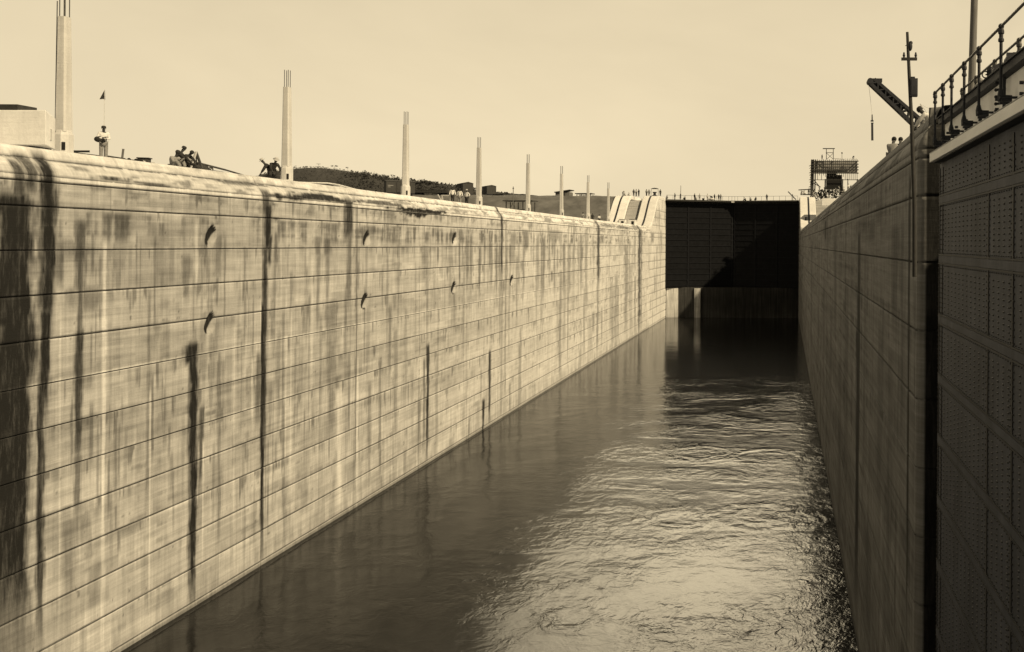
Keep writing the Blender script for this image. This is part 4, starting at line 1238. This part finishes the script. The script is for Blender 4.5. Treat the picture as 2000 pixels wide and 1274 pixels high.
shed(1087, 1117, 374, 387, 222, 'grey board hut with a sloping flat roof on the bank behind the sixth column', slant=1.0)
shed(1127, 1158, 379, 387, 222, 'low open shelter with a dark flat roof on the bank behind the seventh column', True, 'shelter', .1)
shed(988, 1001, 383, 388, 220, 'small dark hut on the bank left of the fifth column', False, 'hut', .2)
shed(1012, 1027, 381, 388, 226, 'small low hut on the bank just left of the fifth column', False, 'hut', .2)
shed(1031, 1045, 383, 388, 218, 'small dark store on the bank just right of the fifth column', True, 'hut', .1)
shed(988, 1045, 393, 434, 194, 'dark open timber shed at the foot of the bank behind the fifth column', True, 'shed', .1)
tp_ = empty('tripod', at(1002, 440, 188), 'tall thin pole on a tripod foot before the dark timber shed', 'tripod')
b = MB(); b.tube((0, 0, 0), (0, 0, 8.2), .09, .07, 6); b.ball((0, 0, 7.8), .18); b.build('pole', M['wood'], tp_)
for x, y in ((-1.9, 0), (1.9, .3), (.1, -1.2)): b = MB(); b.bar((0, 0, 5.0), (x, y, 0), .12, .12); b.build('leg', M['wood'], tp_)

# ------------------------------------------------------------------ trees on the hill ridge


def tree(px, py, Y, h, cw, ch_, label, spread='round', seed=0, nleaf=420):
    r = np.random.default_rng(seed); base_ = at(px, py, Y)
    t = empty('tree', base_, label, 'tree', 'trees on the hill')
    b = MB(); b.tube((0, 0, -3), (h * .02, 0, h * .6), h * .028, h * .018, 6)
    limbs = []
    for i in range(6):
        a = r.uniform(0, 6.28); e = Vector((math.cos(a) * cw * .33, math.sin(a) * cw * .33, h - ch_ * r.uniform(.3, .7)))
        b.tube((h * .02, 0, h * .5), e, h * .014, h * .006, 5); limbs.append(e)
    b.build('trunk', M['wood_dark'], t)
    b = MB()
    cl_ = []
    for i in range(9):
        a = r.uniform(0, 6.28); k_ = r.uniform(.1, .5) ** .6
        zz0 = h - ch_ * .5 + r.uniform(-.4, .4) * ch_ * (1 - k_)
        if spread == 'umbrella': zz0 = h - ch_ * (.15 + .5 * k_ * k_ * 2) + r.uniform(-.1, .1)
        cl_.append((Vector((math.cos(a) * cw * k_, math.sin(a) * cw * k_, zz0)), r.uniform(.14, .26) * cw))
    for i in range(nleaf):
        c, R0 = cl_[i % 9]; d = r.normal(size=3); d /= np.linalg.norm(d); d *= R0 * r.random() ** .4
        p_ = c + Vector((d[0], d[1], d[2] * (ch_ / cw) * .8)); s_ = cw * r.uniform(.03, .06)
        n1 = Vector(r.normal(size=3)).normalized(); n2_ = n1.cross(Vector(r.normal(size=3))).normalized()
        b.add([p_ - n1 * s_, p_ + n2_ * s_ * .6, p_ + n1 * s_, p_ - n2_ * s_ * .6], [(0, 1, 2, 3)])
    b.build('crown', M['leaf'], t)
    return t


tree(838, 372, 640, 6.8, 14, 3.4, 'wide flat-topped tree right of the third lamp column', 'umbrella', 1, 700)
tree(858, 374, 660, 4.4, 9, 3, 'smaller flat tree right of the wide flat-topped tree', 'umbrella', 2)
tree(622, 327, 895, 4.4, 3.0, 2.0, 'tiny lone tree on the very top of the hill', 'round', 3, 150)
tree(653, 331, 880, 4.2, 5.6, 2.4, 'small spreading tree on the right shoulder of the hill', 'umbrella', 4, 250)
tree(679, 334, 880, 4.6, 3.2, 2.6, 'slim tree on the hill right of the small spreading tree', 'round', 5, 200)
tree(576, 328, 890, 2.6, 2.6, 1.8, 'small bush-like tree beside the second lamp column on the hill', 'round', 6, 150)
k_ = 0
hedge_desc = ['first', 'second', 'third', 'fourth', 'fifth', 'sixth', 'seventh', 'eighth', 'ninth', 'tenth', 'eleventh', 'twelfth', 'thirteenth', 'fourteenth', 'fifteenth', 'sixteenth']
for px, py, h, cw in ((694, 340, 6, 8), (706, 342, 8, 8), (718, 343, 9, 10), (730, 345, 8, 9), (742, 348, 9, 10), (753, 348, 10, 10), (764, 351, 8, 9), (775, 354, 7, 9), (806, 364, 8, 12), (815, 367, 9, 12), (823, 369, 7, 10)):
    tree(px, py + 5, 820, h * .9, cw * 1.15, h * 1.2, 'bushy tree on the right slope of the hill, %s from the left' % hedge_desc[k_], 'round', 20 + k_, 260); k_ += 1

sc_ = MB(); r4 = np.random.default_rng(8)
for i in range(5200):
    px = r4.uniform(470, 1000); sky_ = np.interp(px, [450, 495, 535, 570, 610, 650, 700, 760, 830, 900, 980], [374, 352, 337, 330, 327, 330, 338, 348, 356, 366, 380])
    t = r4.random() ** .8; amp0 = at(px, sky_, 900).z - zg
    th = math.pi / 2 * (1 - .85 * t); yy = 900 - 60 * math.cos(th) * (.6 + .4 * amp0 / 80); zz_ = zg + amp0 * math.sin(th)
    p_ = Vector(((px - VX) * 900 / FPX, yy, zz_ + .3)); s_ = r4.uniform(.5, 1.6) * (1 + (px > 690) * .8)
    n1 = Vector(r4.normal(size=3)).normalized() * s_; n2_ = Vector((0, 0, 1)) * s_ * r4.uniform(.4, .9)
    sc_.add([p_ - n1, p_ + n2_ * .4 + n1 * .2, p_ + n1, p_ + n2_ * 1.3], [(0, 1, 2, 3)])
sc_.build('scrub', M['leaf'], kind='stuff', label='low dark scrub scattered over the hillside', cat='scrub')

# ------------------------------------------------------------------ people and gear at the step and on the far gate
UG = 'people on top of the far gate and ramps'
def up(px, X=None, Y=214.5, z=ZU): return Vector(((px - VX) * Y / FPX, Y, z))
for px, pose, o_, lb in ((1216, 'bend', WP, 'white-clad man bending at the head of the left track ramp'),
                         (1221, 'sit', W_, 'white-shirted man sitting at the head of the left track ramp'),
                         (1229, 'sit', WP, 'pale-hatted man sitting between the two ramp heads'),
                         (1237, 'stand', DD, 'darkest of the three men between the two ramp heads'),
                         (1242, 'stand', WD, 'white-shirted man right of the dark man between the two ramp heads'),
                         (1247, 'hold', DD, 'dark-clothed man farthest right in the cluster between the ramp heads'),
                         (1262, 'stand', GD, 'grey-shirted man standing alone left of the right ramp head'),
                         (1267, 'stand', WP, 'white-clad man standing just left of the right ramp head'),
                         (1289, 'stand', DD, 'dark-clothed man at the right edge of the ramp head by the gate')):
    person(pose, o_, up(px), rng.uniform(-2.5, -.6), lb, UG)
# capstan with sunshade at the right ramp head
cp = empty('capstan', up(1278, Y=214.5), 'dark capstan machine under a small shade at the head of the right ramp', 'capstan')
b = MB(); b.lathe((0, 0, 0), [(.7, 0), (.7, .25), (.35, .35), (.3, .8), (.5, .95), (.5, 1.1)], 12); b.build('drum', M['iron'], cp)
b = MB()
for x in (-.9, .9): b.bar((x, 0, 0), (x * .9, 0, 1.9), .07, .07)
b.build('frame', M['iron'], cp)
b = MB(); b.lathe((0, 0, 1.85), [(1.0, 0), (.6, .18), (.1, .26)], 12); b.build('shade', M['tarp'], cp)
# small machinery housings at the foot of the ramps
for px, lb in ((1215, 'small white machine housing with a dark window at the foot of the left track ramp'), (1235, 'small white machine housing with a dark window between the ramp feet')):
    Yh = 190.0; r = empty('machine_housing', Vector(((px - VX) * Yh / FPX, Yh, ZD)), lb, 'machine housing', 'machine housings at the ramp feet')
    b = MB(); b.box((0, 0, .6), (1.5, 1.3, 1.2)); b.build('body', M['white_conc'], r)
    b = MB(); b.box((.15, -.66, .55), (.55, .04, .75)); b.build('window', M['glass'], r)
    b = MB(); b.box((-.1, 0, 1.27), (1.0, 1.0, .14)); b.build('lid', M['tarp'], r)
person('crouch', W_, Vector(((1206 - VX) * 188 / FPX, 188, ZD)), -1.0, 'crouching man beside the machine housing at the foot of the left ramp', UG)

# gate-top people
GT = Vector((-13.25, YG, 7.6))
def gp(px, back=0.0):
    u = (px - VX) / FPX
    for k in range(4):
        Y = 225.0 if k == 0 else Y
        X = u * Y; t = 1 - min(1, abs(X + 13.25) / 16.75); Y = YG + .6 + 5.0 * t - .1
    return Vector((u * Y, Y, 7.6 + GH + .6))
for px, pose, o_, lb in ((1301, 'crouch', GG, 'grey crouching man at the left end of the far gate top'), (1317.5, 'stand', DD, 'dark standing man near the left end of the far gate top'),
                         (1337, 'sit', DD, 'dark seated man right of the mast on the far gate top'), (1356, 'stand', DD, 'dark stout figure standing on the left leaf of the far gate'),
                         (1359, 'sit', GG, 'grey figure seated beside the stout dark figure on the far gate'), (1366, 'stand', WP, 'white-clad man with a dark face standing mid left leaf of the far gate'),
                         (1381, 'stand', WP, 'white-clad man standing alone right of the black bucket on the gate'), (1390, 'bend', DD, 'dark bending man above the pale bundle on the far gate'),
                         (1395, 'stand', DD, 'dark standing man behind the pale bundle on the far gate'), (1403, 'walk', DD, 'dark striding man near the middle of the far gate'),
                         (1407, 'hold', GD, 'grey-shirted man right of the striding man on the far gate'), (1455.5, 'sit', DD, 'small dark seated man left of the three on the right leaf'),
                         (1465, 'sit', GG, 'small grey seated man in the middle of the three on the right leaf'), (1474, 'crouch', DD, 'small dark crouching man right of the three on the right leaf'),
                         (1497, 'stand', DD, 'lone dark man standing by the rail on the right leaf of the far gate')):
    person(pose, o_, gp(px), rng.uniform(-2.6, -.5), lb, UG, s=.95)
b = MB(); b.ball((0, 0, .3), .9, .35, .25, nu=10, nv=6); b.build('bundle', M['white'], loc=gp(1389) + Vector((0, -.6, 0)), label='pale bundle lying among the dark men on the far gate', cat='bundle')
b = MB(); b.lathe((0, 0, 0), [(.25, 0), (.32, .5), (.28, .5)], 10); b.build('bucket', M['black'], loc=gp(1373), label='small black bucket on the far gate walkway', cat='bucket')
b = MB(); b.tube((0, 0, 0), (.05, 0, 3.6), .07, .05, 6); b.box((0, 0, .9), (.3, .2, 1.2)); b.build('mast', M['wood_dark'], loc=gp(1328.6), label='thin dark upright mast on the left leaf of the far gate', cat='mast')
jb = empty('jib', gp(1554), 'dark slanting jib arm at the right end of the far gate', 'jib')
b = MB(); b.bar((0, 0, .2), (-2.0, -.2, 2.2), .26, .22); b.build('arm', M['iron'], jb)
b = MB(); b.bar((-.8, 0, 0), (-.85, 0, 1.6), .15, .15); b.build('post', M['iron'], jb)

# ------------------------------------------------------------------ timber formwork tower over the centre wall
YT = 230.0
ft = empty('formwork_tower', at(1630, 390, YT), 'timber formwork scaffold with a small lookout frame rising above the right wall', 'scaffold')
O = ft.location.copy()
def F(px, py, Y=YT): return at(px, py, Y) - O
b = MB()
yb = YT + 5.5
for Y in (YT, yb):
    for i in range(23):
        px = 1589 + (1674 - 1589) * i / 22
        top_py = 313 + (rng.uniform(-2, 1)); bot = 351 if (px < 1612 or px > 1648) else 346
        b.bar(F(px, top_py, Y), F(px, bot if i % 2 == 0 or px > 1645 else 343, Y), .13, .13)
b.build('studs', M['wood_dark'], ft)
b = MB()
for Y in (YT - .15, yb + .15):
    for py in (315, 321, 326.5, 332, 338.5, 351.5): b.bar(F(1586, py, Y), F(1677 if py < 340 else 1681, py, Y), .16, .24 if py < 340 else .15)
for px in (1588, 1675):
    for py in (315, 321, 326.5, 332, 338.5, 351.5): b.bar(F(px, py, YT), F(px, py, yb), .16, .3)
b.build('walers', M['wood_dark'], ft)
b = MB(); b.box(F(1631, 326.5, YT + 1.5), (11.4, .08, 3.0)); b.build('boarding', M['board_tan'], ft)
b = MB(); b.box(F(1629, 356, YT + 2), (4.0, 3.0, 3.6)); b.box(F(1624, 342, YT + 2.4), (2.6, 2, 1.6)); b.build('core', M['black'], ft)
b = MB()
for px, wd in ((1585, .55), (1588, .4), (1592, .3), (1611, .35), (1645, .25), (1655, .2), (1673, .2)):
    b.bar(F(px + 1, 312 if px < 1600 else 350, YT + .4), F(px - 1 if px < 1600 else px, 392, YT + .4), wd, wd)
for i in range(10): b.bar(F(1585, 322 + i * 4.5, YT - .2), F(1580 + (i % 3), 325 + i * 4.5, YT - .2), .14, .14)
b.bar(F(1590, 352), F(1600, 364), .3, .2); b.bar(F(1586, 356), F(1603, 366), .2, .2)
b.build('legs', M['wood_dark'], ft)
lk = MB()
for px in (1614, 1627.5): lk.bar(F(px, 312), F(px, 291), .17, .17); lk.bar(F(px, 312, YT + 2), F(px, 291, YT + 2), .12, .12)
lk.bar(F(1607, 290.5), F(1630.5, 290.5), .3, .22); lk.bar(F(1613, 298.5), F(1628, 298.5), .12, .14)
lk.bar(F(1614, 299), F(1628, 312), .1, .1); lk.bar(F(1628, 299), F(1614, 312), .1, .1)
lk.build('lookout_frame', M['wood_dark'], ft)
b = MB()
for i in range(14): b.tube(F(1628 + i * 3.4, 313), F(1628 + i * 3.4, 309), .03, n=4)
b.tube(F(1628, 309.5), F(1650, 312), .04, n=4); b.tube(F(1644.5, 312), F(1644.5, 299), .06, n=5); b.ball(F(1644.5, 299), .22)
b.build('guard_rail', M['wood'], ft)
for px, pose, lb in ((1605.5, 'walk', 'dark man standing on top of the formwork left of the lookout frame'), (1666, 'bend', 'dark man bending on the top right corner of the formwork')):
    person(pose, DD, at(px, 312.5, YT), -1.2, lb, UG, s=.8)
# dark stage with a roof left of the tower and the litter of timber and steel below it
stg = empty('loading_stage', at(1574, 381, 216), 'small dark roofed loading stage at the top of the right track ramp', 'stage')
O = stg.location.copy()
b = MB(); b.bar(at(1559.5, 371.3, 216) - O, at(1584, 370, 216) - O, .9, .18); b.build('roof', M['black'], stg)
b = MB(); b.box((0, .3, .1), (2.6, 1.0, .2)); b.box((-1.0, .3, .55), (.35, .9, .8)); b.build('floor', M['black'], stg)
for x in (-1.15, -.3, .5, 1.2): b = MB(); b.bar((x, 0, 0), (x, 0, 1.2), .1, .1); b.build('post', M['wood_dark'], stg)
for i, (px, py, pose, o_) in enumerate(((1566, 381, 'sit', WP), (1572, 381, 'crouch', WP), (1580, 381, 'stand', WD), (1590, 388, 'stand', WP), (1597, 390, 'bend', WP), (1604, 388, 'walk', DD), (1612, 386, 'hold', WD),
                                        (1619, 388, 'stand', GG), (1627, 385, 'bend', WP), (1634, 386, 'stand', WD), (1641, 382, 'stand', DD), (1648, 379, 'hold', WP), (1657, 373, 'stand', WP), (1661, 369, 'sit', DD))):
    nth = ['first', 'second', 'third', 'fourth', 'fifth', 'sixth', 'seventh', 'eighth', 'ninth', 'tenth', 'eleventh', 'twelfth', 'thirteenth', 'fourteenth'][i]
    ds = 'white' if o_[0] == 'white' else ('dark' if o_[0] == 'darkcloth' else 'grey')
    person(pose, o_, at(px, py, 214 + (i % 3)), rng.uniform(-2.6, -.5), '%s-shirted workman below the formwork tower, %s from the left of the crowd' % (ds, nth), 'crowd below the formwork tower')
b = MB(); r2 = np.random.default_rng(5)
for i in range(150):
    px = r2.uniform(1587, 1652); py = r2.uniform(368, 388) + max(0, (1610 - px) * .25)
    a = at(px, py, r2.uniform(212, 220)); d = Vector(r2.normal(size=3)).normalized() * r2.uniform(.4, 1.5)
    b.bar(a - O, a + d - O, r2.uniform(.08, .28), r2.uniform(.06, .2), 0 if i % 4 else 1)
for i in range(26):
    a = at(r2.uniform(1590, 1645), r2.uniform(372, 386), 217); b.ball(a - O, r2.uniform(.2, .5), .3, r2.uniform(.2, .4), nu=7, nv=5)
b.build('steel_scrap', [M['black'], M['wood_pale']], loc=O, label='tangled heap of dark steel and timber under the formwork tower', cat='scrap heap', kind='stuff')
# shade tree-like mass of rigging left leg
pp = MB(); pp.box((0, 0, .8), (3.4, 2, 1.6)); pp.build('shed', M['white_conc'], loc=at(1620, 402, 200), label='white concrete box below the crowd right of the right track ramp', cat='housing')
b = MB(); b.lathe((0, 0, 0), [(.35, 0), (.35, .7), (.2, .8)], 8); b.build('bollard', M['iron'], loc=at(1575, 431, 190), label='small dark bollard on the right wall at the foot of the white ramp', cat='bollard')

# ------------------------------------------------------------------ foreground right: pole hung on the wall, mast, boom, men, hoist
tp = empty('utility_pole', at(1786, 540, 23.2), 'slim dark pole with crossarm and box hung down against the right wall', 'pole')
O = tp.location.copy()
def G(px, py, Y=23.0): return at(px, py, Y) - O
b = MB(); pts = [G(1786.5, 541), G(1786, 400), G(1781, 250), G(1775.5, 140), G(1772, 63)]
rs = [.062, .058, .052, .045, .036]
for i in range(4): b.tube(pts[i], pts[i + 1], rs[i], rs[i + 1], 8)
b.build('shaft', M['wood_dark'], tp)
b = MB(); b.bar(G(1760.5, 115.5), G(1791, 115.5), .07, .07); ca = b.build('crossarm', M['wood_dark'], tp)
for px in (1765.5, 1788.5):
    b = MB(); b.lathe(G(px, 113.5), [(.022, 0), (.022, .03), (.035, .05), (.035, .08), (.022, .10), (.025, .13), (.01, .15)], 8); b.build('insulator', M['iron'], ca)
b = MB(); b.ball(G(1777.5, 90.5), .062, .06, .13, nu=10, nv=8); b.ball(G(1779, 84), .05, .05, .05); b.tube(G(1768, 90), G(1777, 84), .008, n=5); b.build('lamp', M['iron'], tp)
b = MB(); c = G(1784.3, 171.5); b.box(c, (.20, .14, .47)); b.box(c + Vector((-.02, 0, .25)), (.10, .1, .06)); b.box(c + Vector((0, -.075, 0)), (.15, .012, .40)); b.build('switch_box', M['iron'], tp, bevel=.01)

b = MB(); b.tube((0, 0, 0), (.12, 0, 5.0), .112, .098, 14)
ms = empty('timber_mast', at(1897, 195, 25.7), 'thick brown timber mast behind the walkway railing at the right', 'mast'); b.build('mast_shaft', M['pole_wood'], ms)

Yb = 50.0
cr = empty('derrick', at(1800, 262, Yb), 'dark lattice derrick boom slanting up behind the right wall', 'derrick')
O = cr.location.copy()
def B(px, py, Y=Yb): return at(px, py, Y) - O
b = MB()
foot, tip = Vector(B(1822, 268)), Vector(B(1703, 160, Yb))
ax = (tip - foot); L = ax.length; axn = ax.normalized(); nr = Vector((axn.z, 0, -axn.x)).normalized()
if nr.z < 0: nr = -nr
for sgn_, dd in ((1, .0), (-1, .0)):
    for yy in (-.24, .24):
        b.bar(foot + nr * sgn_ * .26 + Vector((0, yy, 0)), tip + nr * sgn_ * .16 + Vector((0, yy * .8, 0)), .17, .17)
n_ = 16
for i in range(n_):
    t0, t1 = i / n_, (i + 1) / n_; w0 = .26 - .1 * t0; w1 = .26 - .1 * t1; s1 = 1 if i % 2 else -1
    for yy in (-.24, .24): b.bar(foot + ax * t0 + nr * s1 * w0 + Vector((0, yy, 0)), foot + ax * t1 - nr * s1 * w1 + Vector((0, yy, 0)), .07, .07)
    b.bar(foot + ax * t0 + nr * w0 + Vector((0, -.24, 0)), foot + ax * t0 + nr * w0 + Vector((0, .24, 0)), .06, .06)
b.box(foot + ax * .74, (.10, .40, L * .5), MB().frame((0, 0, 0), axn)[0])
b.build('boom', M['iron'], cr)
b = MB(); b.box(tip + Vector((.18, 0, .05)), (.75, .5, .20)); b.tube(tip + Vector((-.12, -.3, 0)), tip + Vector((-.12, .3, 0)), .17, n=12); b.build('head_sheave', M['iron'], cr)
b = MB(); b.bar(foot, foot + Vector((.9, 0, -3.1)), .5, .5); b.box(foot + Vector((1.0, 0, -2.4)), (1.8, 1.4, 1.0)); b.build('turntable', M['iron'], cr)
b = MB(); hk = B(1703.5, 222); b.tube(tip + Vector((-.2, 0, 0)), B(1703.5, 225), .009, n=5); b.build('fall_rope', M['hose'], cr)
hb = empty('hook_block', at(1703.5, 250, Yb), 'slim dark hook block hanging below the derrick tip', 'hook block')
O2 = hb.location.copy()
b = MB(); b.tube(at(1703.5, 240, Yb) - O2, at(1703.8, 274.5, Yb) - O2, .062, .066, 8); b.tube(at(1703.3, 224, Yb) - O2, at(1703.5, 236, Yb) - O2, .03, .04, 6); b.box(at(1703.3, 236.5, Yb) - O2, (.16, .12, .07)); b.box(at(1703.6, 240.8, Yb) - O2, (.14, .12, .05)); b.build('block_body', M['iron'], hb)

person('sit', ('grey', 'khaki', 'skin', 'hat_dark'), Vector(((1739 - VX) * 38 / FPX, 38, ZD - .06)), 1.0, 'man in a grey shirt and hat sitting on the edge of the right wall', s=1.05)
person('sit', ('darkcloth', 'darkcloth', 'skin', 'hat_dark'), Vector(((1757 - VX) * 38 / FPX, 38.2, ZD + .0)), 1.3, 'man of whom only the dark hatted head shows behind the right wall', s=1.0)
person('crouch', ('grey', 'grey', 'skin', 'hat_pale'), Vector(((1787 - VX) * 36 / FPX, 36, ZD - .05)), -1.6, 'crouching man with a round pale hat under the foot of the derrick', s=1.1)
person('crouch', ('white', 'grey', 'skin', 'hat_dark'), Vector(((1824 - VX) * 30 / FPX, 30, ZD - .12)), 2.6, 'man in white with a dark hat crouching at the end of the railing', s=1.1)
b = MB(); O = at(1818, 230, 30); b.path([at(1818, 234, 30) - O, at(1806, 214, 30) - O, at(1797, 203, 30) - O], .008, 5); b.bar(at(1797, 203, 30) - O, at(1802, 211, 30) - O, .035, .03); b.path([at(1822, 216, 30) - O, at(1798, 204, 30) - O], .005, 4)
b.build('rod', M['hose'], loc=O, label='thin rod and line held up by the man at the end of the railing', cat='rod')

# hoist machine on the gate walkway
ho = empty('hoist', at(1957, 140, 16.6), 'dark geared hoist behind the walkway railing at the right edge', 'hoist')
b = MB(); b.tube((.12, -.4, .04), (.12, .4, .04), .15, .15, 16); b.tube((.12, -.5, .06), (.12, -.42, .06), .20, n=18); b.tube((.12, .42, .06), (.12, .5, .06), .20, n=18); b.build('drum', M['iron'], ho)
b = MB(); b.box((.1, 0, -.10), (.5, 1.3, .14)); b.box((.1, .55, .05), (.3, .08, .36)); b.box((.1, -.55, .05), (.3, .08, .36)); b.build('bed_frame', M['iron'], ho)
b = MB(); b.tube((-.02, -.75, .06), (-.02, -.65, .06), .10, n=12); b.bar((-.02, -.7, .06), (-.14, -.7, -.12), .03, .03); b.build('crank', M['iron'], ho)
vb = empty('valve_gear', at(1936, 148, 18.4), 'small dark valve with a wheel left of the geared hoist on the walkway', 'valve')
b = MB(); b.lathe((0, 0, -.24), [(.05, 0), (.05, .18), (.09, .22), (.10, .34), (.06, .42)], 10); b.ball((.0, 0, .1), .085); b.build('valve_body', M['iron'], vb)
b = MB(); b.path([(-.12 + .07 * math.cos(t), 0, .02 + .07 * math.sin(t)) for t in np.linspace(0, 6.28, 11)], .014, 5); b.bar((-.12, 0, .02), (0, 0, .02), .025, .025); b.build('hand_wheel', M['iron'], vb)
person('crouch', ('white', 'grey', 'skin', 'hat_pale'), at(1922, 196, 18.9), 1.8, 'small part of a white-clothed man bent low behind the walkway by the mast', s=.5)
